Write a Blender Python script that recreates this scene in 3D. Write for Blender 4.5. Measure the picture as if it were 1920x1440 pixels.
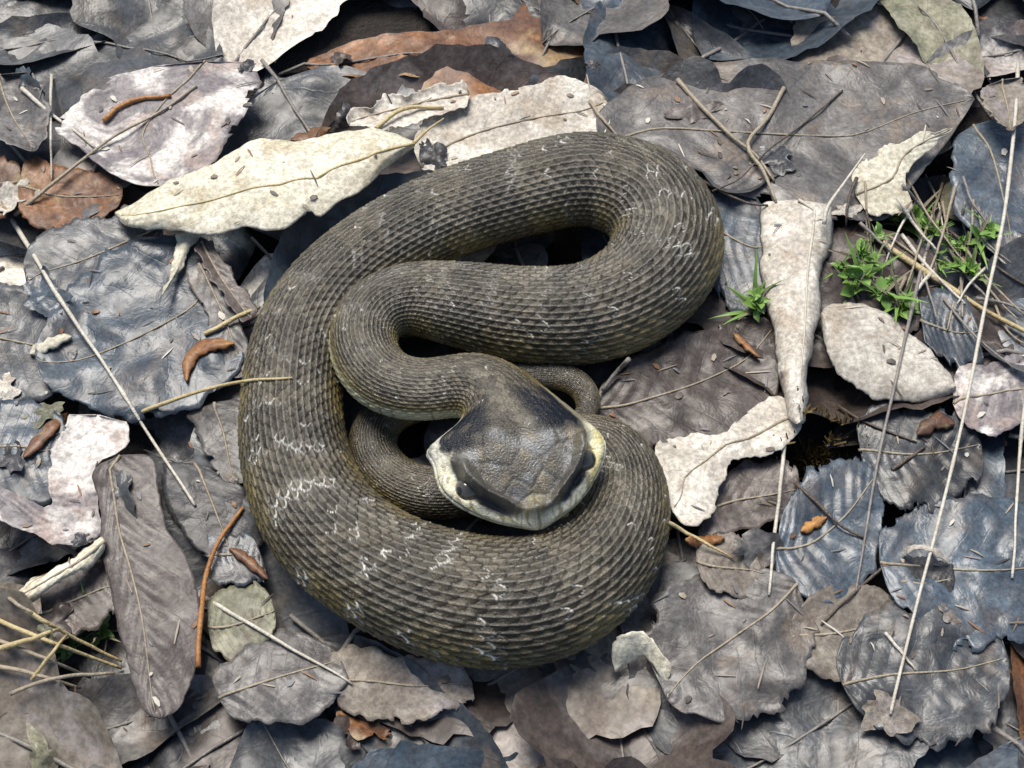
import bpy, math, random
import numpy as np
from mathutils import Vector

random.seed(11); rng = np.random.default_rng(11)
for o in list(bpy.data.objects): bpy.data.objects.remove(o)
scene = bpy.context.scene
COL = scene.collection

# ------------------------------------------------------------------ camera, sky, sun, exposure
PITCH = math.radians(58.0); DIST = 0.52; FRAME_W = 0.336      # metres: viewing distance, width of the frame there
cam_d = bpy.data.cameras.new('camera'); cam = bpy.data.objects.new('camera', cam_d); COL.objects.link(cam)
cam.location = (0, -DIST*math.cos(PITCH), DIST*math.sin(PITCH) + 0.012)
cam.rotation_euler = (math.pi/2 - PITCH, 0, 0)
cam_d.sensor_fit = 'HORIZONTAL'; cam_d.sensor_width = 36.0; cam_d.lens = 36.0*DIST/FRAME_W
cam_d.clip_start = 0.01; cam_d.clip_end = 200.0
scene.camera = cam
scene.render.resolution_x, scene.render.resolution_y = 1024, 768

SUN_EL, SUN_AZ = math.radians(64), math.radians(-24)          # azimuth from +y (away from the camera), negative = left
world = bpy.data.worlds.new('World'); scene.world = world; world.use_nodes = True
wn = world.node_tree.nodes; wl = world.node_tree.links
bg = wn['Background']; sky = wn.new('ShaderNodeTexSky'); sky.sky_type = 'NISHITA'; sky.sun_disc = False
sky.sun_elevation = SUN_EL; sky.sun_rotation = SUN_AZ; sky.dust_density = 2.0; sky.air_density = 1.0; sky.ozone_density = 1.0
wl.new(sky.outputs[0], bg.inputs[0]); bg.inputs[1].default_value = 0.075
sun_d = bpy.data.lights.new('sun', 'SUN'); sun = bpy.data.objects.new('sun', sun_d); COL.objects.link(sun)
sun_d.energy = 2.7; sun_d.angle = math.radians(32); sun_d.color = (1.0, 0.94, 0.85)
sdir = Vector((math.sin(SUN_AZ)*math.cos(SUN_EL), math.cos(SUN_AZ)*math.cos(SUN_EL), math.sin(SUN_EL)))
sun.rotation_euler = sdir.to_track_quat('Z', 'Y').to_euler(); sun.location = (0, 0, 3)
vs = scene.view_settings; vs.view_transform = 'Standard'; vs.look = 'None'; vs.gamma = 1.0
vs.use_curve_mapping = False; vs.exposure = 0.62
scene.cycles.max_bounces = 4; scene.cycles.diffuse_bounces = 2; scene.cycles.glossy_bounces = 2; scene.cycles.transmission_bounces = 1

# ------------------------------------------------------------------ tracing helpers (photo pixel + height -> point of the place)
CM = 0.01
C0 = np.array(cam.location[:])
FWD = np.array([0, math.cos(PITCH), -math.sin(PITCH)]); UPV = np.array([0, math.sin(PITCH), math.cos(PITCH)])
def gp(px, py, z):
    """point at height z (cm) seen at photo pixel px,py; arrays welcome"""
    px, py, z = np.broadcast_arrays(np.asarray(px, float), np.asarray(py, float), np.asarray(z, float))
    k = FRAME_W/DIST/1920.0
    d = np.empty(px.shape + (3,))
    d[..., 0] = (px - 960)*k
    b = -(py - 720)*k
    d[..., 1] = FWD[1] + UPV[1]*b; d[..., 2] = FWD[2] + UPV[2]*b
    t = (z*CM - C0[2])/d[..., 2]
    return C0 + d*t[..., None]
PX = FRAME_W/1920.0                                            # metres per photo pixel at the viewing distance

def spline(pts, n):
    p = np.asarray(pts, float)
    if len(p) == 2:
        t = np.linspace(0, 1, n)[:, None]; return p[0]*(1-t) + p[1]*t
    q = np.vstack([2*p[0]-p[1], p, 2*p[-1]-p[-2]])
    out = []
    for i in range(1, len(q)-2):
        t = np.linspace(0, 1, 24, endpoint=False)[:, None]
        a, b, c, d = q[i-1], q[i], q[i+1], q[i+2]
        out.append(0.5*((2*b) + (c-a)*t + (2*a-5*b+4*c-d)*t**2 + (3*b-a-3*c+d)*t**3))
    out = np.vstack(out + [p[-1:]])
    s = np.concatenate([[0], np.cumsum(np.linalg.norm(np.diff(out[:, :2], axis=0), axis=1))])
    u = np.linspace(0, s[-1], n)
    return np.stack([np.interp(u, s, out[:, k]) for k in range(out.shape[1])], 1)

_perm = rng.random((64, 64))
def vnoise(x, y):
    xi = np.floor(x).astype(int); yi = np.floor(y).astype(int); fx = x-xi; fy = y-yi
    fx = fx*fx*(3-2*fx); fy = fy*fy*(3-2*fy)
    g = lambda a, b: _perm[a % 64, b % 64]
    return (g(xi, yi)*(1-fx)+g(xi+1, yi)*fx)*(1-fy) + (g(xi, yi+1)*(1-fx)+g(xi+1, yi+1)*fx)*fy - 0.5
def fbm(x, y, o=3):
    r = 0; a = 1
    for k in range(o): r = r + a*vnoise(x*2**k+7.3*k, y*2**k+3.1*k); a *= 0.5
    return r
def sstep(a, b, x):
    t = np.clip((x-a)/(b-a), 0, 1); return t*t*(3-2*t)

# ------------------------------------------------------------------ object helpers
def tag(o, label=None, cat=None, group=None, kind=None):
    if label: o['label'] = label
    if cat: o['category'] = cat
    if group: o['group'] = group
    if kind: o['kind'] = kind
    return o
def empty(name, loc, rz=0.0):
    o = bpy.data.objects.new(name, None); o.empty_display_size = 0.01; COL.objects.link(o)
    o.location = loc; o.rotation_euler = (0, 0, rz); return o
def link(name, me, mat, parent=None):
    o = bpy.data.objects.new(name, me); COL.objects.link(o)
    if mat and not me.materials: me.materials.append(mat)
    if parent: o.parent = parent
    return o
def mesh_np(name, V, F, smooth=True, uv=None, colors=None):
    me = bpy.data.meshes.new(name)
    V = np.asarray(V, np.float32); F = np.asarray(F, np.int32)
    k = F.shape[1]
    me.vertices.add(len(V)); me.vertices.foreach_set('co', V.ravel())
    me.loops.add(F.size); me.loops.foreach_set('vertex_index', F.ravel())
    me.polygons.add(len(F)); me.polygons.foreach_set('loop_start', np.arange(len(F), dtype=np.int32)*k)
    if smooth: me.polygons.foreach_set('use_smooth', np.ones(len(F), bool))
    if uv is not None:
        l = me.uv_layers.new(name='UVMap'); l.data.foreach_set('uv', np.asarray(uv, np.float32)[F.ravel()].ravel())
    if colors is not None:
        for nm, c in colors.items():
            a = me.color_attributes.new(nm, 'FLOAT_COLOR', 'POINT')
            c4 = np.ones((len(V), 4), np.float32); c4[:, :3] = c; a.data.foreach_set('color', c4.ravel())
    me.update(calc_edges=True); me.validate()
    return me
def grid_faces(n, m, wrap=False):
    i = np.arange(n-1)[:, None]; j = np.arange(m if wrap else m-1)[None, :]
    j2 = (j+1) % m
    a = i*m+j; b = i*m+j2; c = (i+1)*m+j2; d = (i+1)*m+j
    return np.stack([a, b, c, d], -1).reshape(-1, 4)
def tube_mesh(name, P, R, sides=7, org=(0, 0, 0), flat=1.0, colors=None):
    P = np.asarray(P, float) - np.asarray(org); n = len(P); R = np.broadcast_to(R, (n,))
    T = np.gradient(P, axis=0); T /= np.linalg.norm(T, axis=1)[:, None] + 1e-12
    up = np.array([0.13, 0.07, 1.0]); S = np.cross(T, up); S /= np.linalg.norm(S, axis=1)[:, None] + 1e-12
    N = np.cross(S, T)
    th = np.linspace(0, 2*math.pi, sides, endpoint=False)
    V = P[:, None, :] + R[:, None, None]*(np.cos(th)[None, :, None]*S[:, None, :] + flat*np.sin(th)[None, :, None]*N[:, None, :])
    V = V.reshape(-1, 3); F = grid_faces(n, sides, True)
    V = np.vstack([V, P[0], P[-1]]); a, b = n*sides, n*sides+1
    j = np.arange(sides); j2 = (j+1) % sides
    F = np.vstack([F, np.stack([np.full(sides, a), j2, j, j], 1)[:, [0, 1, 2, 2]], np.stack([np.full(sides, b), (n-1)*sides+j, (n-1)*sides+j2, (n-1)*sides+j2], 1)])
    # caps as triangles: build from python faces
    faces = [tuple(f) for f in grid_faces(n, sides, True)] + [(a, int(q2), int(q)) for q, q2 in zip(j, j2)] + [(b, int((n-1)*sides+q), int((n-1)*sides+q2)) for q, q2 in zip(j, j2)]
    me = bpy.data.meshes.new(name); me.from_pydata(V.tolist(), [], faces)
    me.polygons.foreach_set('use_smooth', np.ones(len(faces), bool)); me.update()
    return me

# ------------------------------------------------------------------ materials
class NT:
    def __init__(s, name):
        s.m = bpy.data.materials.new(name); s.m.use_nodes = True; s.t = s.m.node_tree
        s.b = s.t.nodes['Principled BSDF']
    def n(s, typ, **kw):
        x = s.t.nodes.new(typ)
        for k, v in kw.items(): setattr(x, k, v)
        return x
    def l(s, a, b): s.t.links.new(a, b)
    def val(s, op, a, b=None, c=None, clamp=False):
        x = s.n('ShaderNodeMath', operation=op); x.use_clamp = clamp
        for i, v in enumerate((a, b, c)):
            if v is None: continue
            if hasattr(v, 'links'): s.l(v, x.inputs[i])
            else: x.inputs[i].default_value = v
        return x.outputs[0]
    def mix(s, f, a, b, bt='MIX'):
        x = s.n('ShaderNodeMix', data_type='RGBA', blend_type=bt)
        for i, v in ((0, f), (6, a), (7, b)):
            if hasattr(v, 'links'): s.l(v, x.inputs[i])
            elif i == 0: x.inputs[0].default_value = v
            else: x.inputs[i].default_value = (*v, 1)
        return x.outputs[2]
    def noise(s, co, scale, det=4, rough=0.6, lo=0.0, hi=1.0, dist=0.0):
        x = s.n('ShaderNodeTexNoise'); s.l(co, x.inputs['Vector'])
        x.inputs['Scale'].default_value = scale; x.inputs['Detail'].default_value = det
        x.inputs['Roughness'].default_value = rough; x.inputs['Distortion'].default_value = dist
        r = s.n('ShaderNodeMapRange'); s.l(x.outputs[0], r.inputs[0])
        r.inputs[1].default_value = lo; r.inputs[2].default_value = hi
        return r.outputs[0]

def leaf_mat(name, A, B, Cc, rough=0.35, coat=0.3, vein=0.3, veinc=None, nv=9.0, blot=(0.40, 0.60), speck=0.6, wetvar=0.25, D=None, dpos=(0.54, 0.64)):
    k = NT(name)
    tc = k.n('ShaderNodeTexCoord'); oi = k.n('ShaderNodeObjectInfo')
    off = k.n('ShaderNodeVectorMath', operation='ADD')
    k.l(tc.outputs['Object'], off.inputs[0])
    rv = k.n('ShaderNodeCombineXYZ'); r1 = k.val('MULTIPLY', oi.outputs['Random'], 7.0)
    k.l(r1, rv.inputs[0]); k.l(r1, rv.inputs[1]); k.l(rv.outputs[0], off.inputs[2-1])
    co = off.outputs[0]
    big = k.noise(co, 38, 4, 0.62, blot[0], blot[1], 0.8)
    mid = k.noise(co, 130, 3, 0.68, 0.38, 0.66, 0.5)
    fine = k.noise(co, 620, 2, 0.7, 0.36, 0.66)
    c = k.mix(big, A, B)
    c = k.mix(k.val('MULTIPLY', mid, speck, clamp=True), c, Cc)
    if D:                                                       # stains of another colour, with a shape of their own
        off2 = k.n('ShaderNodeVectorMath', operation='ADD'); k.l(co, off2.inputs[0]); off2.inputs[1].default_value = (3.3, 1.7, 0.4)
        st = k.noise(off2.outputs[0], 52, 3, 0.6, dpos[0], dpos[1], 0.6)
        c = k.mix(k.val('MULTIPLY', st, 0.75), c, D)
    uv = k.n('ShaderNodeSeparateXYZ'); k.l(tc.outputs['UV'], uv.inputs[0])
    s_ = k.val('ABSOLUTE', k.val('SUBTRACT', k.val('MULTIPLY', uv.outputs[1], 2.0), 1.0))
    ph = k.val('SUBTRACT', k.val('MULTIPLY', uv.outputs[0], nv), k.val('MULTIPLY', s_, nv*0.22))
    ph = k.val('ADD', ph, k.val('MULTIPLY', big, 0.22))
    tri = k.val('ABSOLUTE', k.val('SUBTRACT', k.val('FRACT', ph), 0.5))
    line = k.val('SUBTRACT', 1.0, k.val('DIVIDE', tri, 0.05), clamp=True)
    line = k.val('MULTIPLY', line, k.val('SUBTRACT', 1.0, k.val('MULTIPLY', mid, 0.8)))
    vc = veinc or tuple(min(1, x*0.45) for x in A)
    c = k.mix(k.val('MULTIPLY', line, vein), c, vc)
    f2 = k.val('MULTIPLY_ADD', fine, 0.55, 0.72)
    cc = k.n('ShaderNodeVectorMath', operation='SCALE'); k.l(c, cc.inputs[0])
    k.l(k.val('MULTIPLY', f2, k.val('MULTIPLY_ADD', oi.outputs['Random'], 0.5, 0.75)), cc.inputs['Scale'])
    k.l(cc.outputs[0], k.b.inputs['Base Color'])
    ro = k.val('ADD', rough+0.18, k.val('MULTIPLY', k.val('SUBTRACT', mid, 0.5), wetvar), clamp=True)
    k.l(ro, k.b.inputs['Roughness'])
    k.b.inputs['Specular IOR Level'].default_value = 0.32; k.b.inputs['Coat Weight'].default_value = coat*0.5; k.b.inputs['Coat Roughness'].default_value = 0.33
    h = k.val('ADD', k.val('MULTIPLY', fine, 0.30), k.val('MULTIPLY', mid, 0.9))
    h = k.val('SUBTRACT', h, k.val('MULTIPLY', line, 0.6))
    bp = k.n('ShaderNodeBump'); bp.inputs['Strength'].default_value = 0.3; bp.inputs['Distance'].default_value = 0.0005
    k.l(h, bp.inputs['Height']); k.l(bp.outputs[0], k.b.inputs['Normal'])
    b2 = k.n('ShaderNodeBump'); b2.inputs['Strength'].default_value = 0.2; b2.inputs['Distance'].default_value = 0.0006
    k.l(mid, b2.inputs['Height']); k.l(b2.outputs[0], k.b.inputs['Coat Normal'])
    return k.m

PAL = {
 'slate':  leaf_mat('wet_slate_leaf', (0.032,0.037,0.042), (0.105,0.112,0.120), (0.030,0.028,0.027), 0.24, 0.8, 0.3, D=(0.105,0.088,0.072)),
 'blue':   leaf_mat('wet_blue_grey_leaf', (0.034,0.053,0.075), (0.100,0.128,0.155), (0.030,0.034,0.042), 0.22, 0.9, 0.28, D=(0.095,0.088,0.086)),
 'mauve':  leaf_mat('mauve_grey_leaf', (0.070,0.067,0.066), (0.18,0.172,0.163), (0.06,0.052,0.05), 0.30, 0.6, 0.28, D=(0.17,0.135,0.105)),
 'cream':  leaf_mat('cream_dry_leaf', (0.80,0.76,0.62), (0.66,0.62,0.48), (0.33,0.28,0.18), 0.55, 0.05, 0.18, (0.42,0.36,0.24), speck=0.22, D=(0.50,0.44,0.30)),
 'white':  leaf_mat('bleached_leaf', (0.76,0.72,0.63), (0.52,0.48,0.41), (0.26,0.22,0.18), 0.48, 0.15, 0.42, (0.33,0.27,0.21), speck=0.30, D=(0.40,0.33,0.25)),
 'brown':  leaf_mat('brown_leaf', (0.115,0.090,0.078), (0.068,0.053,0.047), (0.035,0.027,0.024), 0.30, 0.5, 0.35, D=(0.15,0.13,0.12)),
 'rust':   leaf_mat('rust_leaf', (0.29,0.135,0.055), (0.13,0.065,0.04), (0.05,0.03,0.025), 0.38, 0.35, 0.3, D=(0.34,0.25,0.13)),
 'amber':  leaf_mat('amber_leaf', (0.40,0.20,0.06), (0.24,0.11,0.04), (0.15,0.06,0.03), 0.36, 0.3, 0.2, D=(0.55,0.40,0.18)),
 'taupe':  leaf_mat('taupe_leaf', (0.078,0.064,0.058), (0.112,0.095,0.088), (0.065,0.055,0.052), 0.34, 0.45, 0.35, (0.06,0.05,0.048), nv=11.0, speck=0.35),
 'tan':    leaf_mat('tan_leaf', (0.27,0.24,0.19), (0.16,0.14,0.118), (0.14,0.11,0.09), 0.42, 0.3, 0.3, D=(0.30,0.27,0.26)),
 'olive':  leaf_mat('olive_leaf', (0.16,0.165,0.11), (0.26,0.25,0.17), (0.08,0.075,0.05), 0.38, 0.4, 0.35, D=(0.12,0.10,0.07)),
 'dark':   leaf_mat('dark_rotting_leaf', (0.035,0.035,0.038), (0.075,0.075,0.082), (0.02,0.018,0.016), 0.32, 0.5, 0.3),  # dark leaves; also stands in for shade in holes and hollows
 'piebald':leaf_mat('piebald_leaf', (0.17,0.155,0.16), (0.66,0.62,0.57), (0.12,0.10,0.10), 0.38, 0.35, 0.25, blot=(0.47,0.57), speck=0.4, D=(0.30,0.23,0.20)),
}
def stem_mat(name, A, B, rough=0.5):
    k = NT(name); tc = k.n('ShaderNodeTexCoord')
    f = k.noise(tc.outputs['Object'], 120, 4, 0.6, 0.35, 0.65)
    f2 = k.noise(tc.outputs['Object'], 900, 2, 0.6, 0.35, 0.65)
    c = k.mix(f, A, B); c = k.mix(k.val('MULTIPLY', f2, 0.35), c, tuple(x*0.45 for x in A))
    k.l(c, k.b.inputs['Base Color']); k.b.inputs['Roughness'].default_value = rough
    bp = k.n('ShaderNodeBump'); bp.inputs['Strength'].default_value = 0.5; bp.inputs['Distance'].default_value = 0.0003
    k.l(f2, bp.inputs['Height']); k.l(bp.outputs[0], k.b.inputs['Normal'])
    return k.m
STEM = {
 'straw':  stem_mat('pale_straw', (0.70,0.67,0.58), (0.55,0.50,0.40)),
 'yellow': stem_mat('yellow_straw', (0.62,0.52,0.28), (0.50,0.38,0.18)),
 'buff':   stem_mat('buff_straw', (0.42,0.36,0.26), (0.30,0.25,0.18)),
 'grey':   stem_mat('grey_stem', (0.30,0.28,0.25), (0.20,0.18,0.16)),
 'twig':   stem_mat('brown_twig', (0.13,0.10,0.075), (0.07,0.055,0.045)),
 'orange': stem_mat('orange_twig', (0.46,0.22,0.07), (0.30,0.12,0.04)),
 'green':  stem_mat('green_stem', (0.10,0.22,0.05), (0.16,0.28,0.08)),
}
def plain_mat(name, A, B, rough=0.45, scale=150):
    k = NT(name); tc = k.n('ShaderNodeTexCoord'); f = k.noise(tc.outputs['Object'], scale, 4, 0.6, 0.35, 0.65)
    k.l(k.mix(f, A, B), k.b.inputs['Base Color']); k.b.inputs['Roughness'].default_value = rough
    return k.m
M_GREEN = plain_mat('fresh_green_leaf', (0.12,0.24,0.04), (0.24,0.40,0.10), 0.4)
M_GREEN2 = plain_mat('dull_green_grass', (0.10,0.17,0.05), (0.19,0.25,0.09), 0.45)
M_MOSS = plain_mat('brown_moss', (0.20,0.145,0.05), (0.11,0.08,0.03), 0.7, 300)

def soil_mat():
    k = NT('dark_soil'); tc = k.n('ShaderNodeTexCoord'); co = tc.outputs['Object']
    f = k.noise(co, 40, 6, 0.65, 0.35, 0.65); g = k.noise(co, 400, 4, 0.7, 0.35, 0.65)
    c = k.mix(f, (0.020,0.016,0.013), (0.040,0.031,0.025)); c = k.mix(k.val('MULTIPLY', g, 0.5), c, (0.02,0.016,0.014))
    k.l(c, k.b.inputs['Base Color']); k.b.inputs['Roughness'].default_value = 0.7
    bp = k.n('ShaderNodeBump'); bp.inputs['Strength'].default_value = 0.9; bp.inputs['Distance'].default_value = 0.003
    k.l(k.val('ADD', f, k.val('MULTIPLY', g, 0.4)), bp.inputs['Height']); k.l(bp.outputs[0], k.b.inputs['Normal'])
    return k.m

# ------------------------------------------------------------------ ground: one sheet, fine near the snake, reaching far
HOL = [(*gp(hx, hy, 0)[:2], hr*PX) for hx, hy, hr in ((500,225,60),(470,480,75),(10,490,60),(60,1060,60),(1770,330,60),(1600,500,40),(1010,470,60),(310,900,40),(1500,860,50),(740,830,50))]
gi = np.linspace(-1, 1, 181); gx = 0.06*np.sinh(gi*6.9)
GX, GY = np.meshgrid(gx, gx, indexing='ij')
GZ = 0.0035*fbm(GX*22, GY*22, 4) + 0.3*fbm(GX*0.05+9, GY*0.05+4, 3)*sstep(1.5, 12, np.hypot(GX, GY)) - 0.003
for hx, hy, hr in HOL: GZ = GZ - 0.016*np.exp(-((GX-hx)**2+(GY-hy)**2)/(hr*1.3)**2)
g = link('forest_ground', mesh_np('forest_ground', np.stack([GX, GY, GZ], -1).reshape(-1, 3), grid_faces(181, 181)), soil_mat())
tag(g, 'dark damp forest soil under the leaf litter', kind='structure')

# ------------------------------------------------------------------ leaves
LEAF_N = [0]
def add_midrib(root, P, org, mat, r0=0.0006, stalk=None, name='midrib'):
    n = len(P)
    R = np.linspace(r0, r0*0.35, n)
    return link(name, tube_mesh(name, P, R, 6, org), mat, root)

def traced_leaf(name, label, cat, left, right, z=0.9, pal='slate', curl=0.0, fold=0.0, arch=0.0, roll=0.0, wrinkle=0.16, jag=5.0,
                nv=9, vein_h=0.02, stalk=None, rib='buff', rib_on=True, n=72, m=30, group='dead leaves of the litter', ribv=0.5, lobes=None, bite=0.31, twist=0.0, pinch=0.05):
    """left / right: the two edges in photo pixels (x, y[, z cm]) from stalk end to tip"""
    LEAF_N[0] += 1; sd = LEAF_N[0]*3.17
    def prep(e):
        e = [(p[0], p[1], p[2] if len(p) > 2 else z) for p in e]
        return spline(e, n)
    Lp, Rp = prep(left), prep(right)
    u = np.linspace(0, 1, n); taper = np.clip(np.minimum(u, 1-u)*8, 0, 1)
    if pinch > 0:
        f = 1-np.clip(np.minimum(u, 1-u)/pinch, 0, 1); f = 0.06+0.94*np.sqrt(np.clip(1-f*f, 0, 1))
        Mp = 0.5*(Lp+Rp); Lp = Mp+(Lp-Mp)*f[:, None]; Rp = Mp+(Rp-Mp)*f[:, None]
    Ls, Rs = Lp.copy(), Rp.copy()
    for E, O, q in ((Lp, Rp, 0), (Rp, Lp, 40)):
        d = E[:, :2]-O[:, :2]; d = d/(np.linalg.norm(d, axis=1)[:, None]+1e-6)
        w = jag*(4.2*fbm(u*7+sd, u*0+q+sd, 4) + 1.0*vnoise(u*55+sd, u*0+q))
        if lobes: w = w + lobes[1]*np.abs(np.sin(u*math.pi*lobes[0]+q))
        E[:, :2] += d*(w*taper)[:, None]
    v = np.linspace(0, 1, m); U, Vv = np.meshgrid(u, v, indexing='ij'); S = np.where(Vv < ribv, (Vv-ribv)/ribv, (Vv-ribv)/(1-ribv))
    P = Ls[:, None, :]*(1-Vv[..., None]) + Rs[:, None, :]*Vv[..., None]
    P = P + (Lp-Ls)[:, None, :]*(np.clip(-S, 0, 1)**2.5)[..., None] + (Rp-Rs)[:, None, :]*(np.clip(S, 0, 1)**2.5)[..., None]
    Z = P[..., 2] + curl*S**2 + fold*np.abs(S) + arch*np.sin(U*math.pi) + twist*(U-0.5)*S*2
    Z = Z + roll*np.sqrt(np.clip(1-S**2, 0, 1))
    Z = Z + wrinkle*(2.2*fbm(P[..., 0]/120+sd, P[..., 1]/95-sd, 3) + 0.16*fbm(P[..., 0]/26+sd, P[..., 1]/26, 2))
    ph = U*nv - np.abs(S)*nv*0.22
    Z = Z + vein_h*np.cos(2*math.pi*ph)*np.clip(1-np.abs(S), 0, 1)
    Z = np.maximum(Z, 0.08)
    W = gp(P[..., 0], P[..., 1], Z)
    c = W.reshape(-1, 3).mean(0); org = np.array([c[0], c[1], W[..., 2].min()])
    root = empty(name, org); tag(root, label, cat, group)
    V = (W-org).reshape(-1, 3); uv = np.stack([U.ravel()*1.0, (0.5+0.5*S).ravel()], 1)
    F = grid_faces(n, m)
    if bite > 0:                                                # bites and tears eaten in from the rim
        em_ = np.maximum(np.abs(S), np.abs(2*U-1)**3); nz = fbm(P[..., 0]/34+sd*1.3, P[..., 1]/34-sd, 3)
        gone = (nz > (1.02-em_)*2.2 + 0.62 - bite).ravel()
        F = F[~gone[F].any(1)]
    me = mesh_np(name+'_blade', V, F, uv=uv)
    b = link('blade', me, PAL[pal], root)
    sm = b.modifiers.new('thick', 'SOLIDIFY'); sm.thickness = 0.00028; sm.offset = 0
    if rib_on:
        jm = min(m-1, max(0, int(round(ribv*(m-1)))))
        Pm = W[::3, jm].copy(); Pm[:, 2] += 0.00025
        add_midrib(b, Pm, org, STEM[rib], 0.00055)
    if stalk:
        sp = spline([(p[0], p[1], p[2] if len(p) > 2 else z) for p in stalk], 20)
        add_midrib(root, gp(sp[:, 0], sp[:, 1], sp[:, 2]), org, STEM[rib], 0.0008, name='stalk')
    return root

# loose leaves of the bottom layers: a few shapes, copied as individuals
def filler_proto(shape, seed):
    n, m = 40, 15; u = np.linspace(0, 1, n); v = np.linspace(0, 1, m)
    U, Vv = np.meshgrid(u, v, indexing='ij'); S = 2*Vv-1
    if shape == 'oval': w = 0.27*np.sin(math.pi*u**0.85)**0.75
    elif shape == 'slender': w = 0.15*np.sin(math.pi*u**0.8)**0.8
    elif shape == 'broad': w = 0.40*np.sin(math.pi*u**0.7)**0.7
    else: w = (0.30*np.sin(math.pi*u**1.15)**0.8)*(0.72+0.38*np.abs(np.sin(u*math.pi*3.5+0.5)))
    w = w*(1+0.10*vnoise(u*14+seed, u*0+seed)+0.07*vnoise(u*45+seed, u*0))
    wl_ = w*(1+0.12*vnoise(u*9, u*0+seed*2.3)); wr_ = w*(1+0.12*vnoise(u*9, u*0+seed*5.1))
    bend = 0.05*math.sin(seed*2.1)*np.sin(math.pi*u)
    Y = bend[:, None] + np.where(S < 0, S*wl_[:, None], S*wr_[:, None])
    X = U - 0.5
    cu = 0.11*math.sin(seed*1.7)
    Z = cu*S**2*w[:, None]/0.27 + 0.065*fbm(X*4+seed, Y*4+seed, 3) + 0.03*math.sin(seed*4)*np.sin(math.pi*U) + 0.006*np.cos(2*math.pi*(U*9-np.abs(S)*1.98))*(1-np.abs(S))
    W = np.stack([X, Y, Z], -1)*0.075
    me = mesh_np('filler_blade', W.reshape(-1, 3), grid_faces(n, m), uv=np.stack([U.ravel(), Vv.ravel()], 1))
    Pm = np.vstack([np.array([[-0.62, -0.01, 0.0]])*0.075, W[::3, m//2] + np.array([0, 0, 0.0003])])
    rm = tube_mesh('filler_rib', Pm, np.linspace(0.0006, 0.0002, len(Pm)), 5)
    return me, rm
SHAPES = {'oval': [filler_proto('oval', s) for s in (1.1, 2.6, 3.9)], 'slender': [filler_proto('slender', s) for s in (4.4, 5.3)],
          'broad': [filler_proto('broad', s) for s in (6.2, 7.5)], 'lobed': [filler_proto('lobed', s) for s in (8.3, 9.9, 11.2)]}
for (a, b) in [p for L in SHAPES.values() for p in L]:
    b.materials.append(STEM['grey']); a.materials.append(PAL['slate'])
WORD = {'slate': 'wet slate grey', 'blue': 'wet blue grey', 'mauve': 'mauve grey', 'brown': 'brown', 'tan': 'pale tan', 'dark': 'nearly black rotting', 'rust': 'rusty orange brown', 'white': 'bleached whitish', 'olive': 'dull olive', 'piebald': 'grey and white blotched'}
PIC = ['slate']*32 + ['blue']*24 + ['mauve']*12 + ['brown']*15 + ['tan']*7 + ['dark']*9 + ['olive']*3 + ['rust']*2 + ['white']*3 + ['piebald']*4
def filler(x, y, z, L, rz, tx, ty, pal, shape, k):
    bm_, rm_ = SHAPES[shape][k % len(SHAPES[shape])]
    root = empty('loose_leaf', (x, y, z), rz); root.rotation_euler = (tx, ty, rz)
    lab = f'{WORD[pal]} {shape} leaf lying loose in the bottom layer of litter'
    tag(root, lab, 'leaf', f'{WORD[pal]} {shape} leaves in the bottom litter')
    b = link('blade', bm_, None, root); b.scale = (L/0.075,)*3
    b.material_slots[0].link = 'OBJECT'; b.material_slots[0].material = PAL[pal]
    r = link('midrib', rm_, None, b)
    return root
cells = []
for gy in np.arange(-0.235, 0.30, 0.0385):
    for gxx in np.arange(-0.27, 0.271, 0.0385):
        cells.append((gxx+random.uniform(-.016, .016), gy+random.uniform(-.016, .016)))
random.shuffle(cells)
shapes_w = ['oval']*4 + ['lobed']*4 + ['broad']*3 + ['slender']*2
for i, (x, y) in enumerate(cells):
    if any(math.hypot(x-hx, y-hy) < hr+0.024 for hx, hy, hr in HOL): continue
    L = random.uniform(0.075, 0.125)
    filler(x, y, random.uniform(0.0, 0.0035), L, random.uniform(0, 6.28), random.gauss(0, 0.045), random.gauss(0, 0.045), random.choice(PIC), random.choice(shapes_w), i)

#@@LEAVES
# the litter goes on around the place: far leaves as one mass
fV, fF, fC = [], [], []
FP = [(0.10,0.11,0.12), (0.07,0.085,0.10), (0.16,0.155,0.15), (0.10,0.08,0.07), (0.26,0.23,0.19), (0.05,0.05,0.05), (0.45,0.42,0.36)]
fu = np.linspace(0, 1, 7)
for i in range(5200):
    r_ = 0.30 + 1.9*random.random()**1.6; a_ = random.uniform(0, 6.283); x_, y_ = r_*math.cos(a_), r_*math.sin(a_)
    if abs(x_) < 0.275 and -0.24 < y_ < 0.30: continue
    L_ = random.uniform(0.06, 0.13); an = random.uniform(0, 6.283); ca, sa = math.cos(an), math.sin(an); wd = random.uniform(0.2, 0.42); cu_ = random.uniform(-.25, .25); z_ = random.uniform(0.0, 0.009)
    wq = wd*np.sin(math.pi*np.clip(fu, 0.02, 0.98)**0.85)**0.8*(1+0.25*np.array([random.uniform(-1, 1) for _ in fu])); b0 = len(fV); c_ = random.choice(FP); f_ = random.uniform(.75, 1.25)
    for q_, u_ in enumerate(fu):
        for sg_ in (-1, 0, 1):
            lx, ly = (u_-.5)*L_, sg_*wq[q_]*L_; fV.append((x_+lx*ca-ly*sa, y_+lx*sa+ly*ca, z_+L_*(0.03+cu_*(sg_*wq[q_])**2+random.uniform(-.02, .02)))); fC.append([f_*k_ for k_ in c_])
    for q_ in range(6):
        for h_ in (0, 1): fF.append((b0+q_*3+h_, b0+q_*3+h_+1, b0+q_*3+h_+4, b0+q_*3+h_+3))
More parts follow.
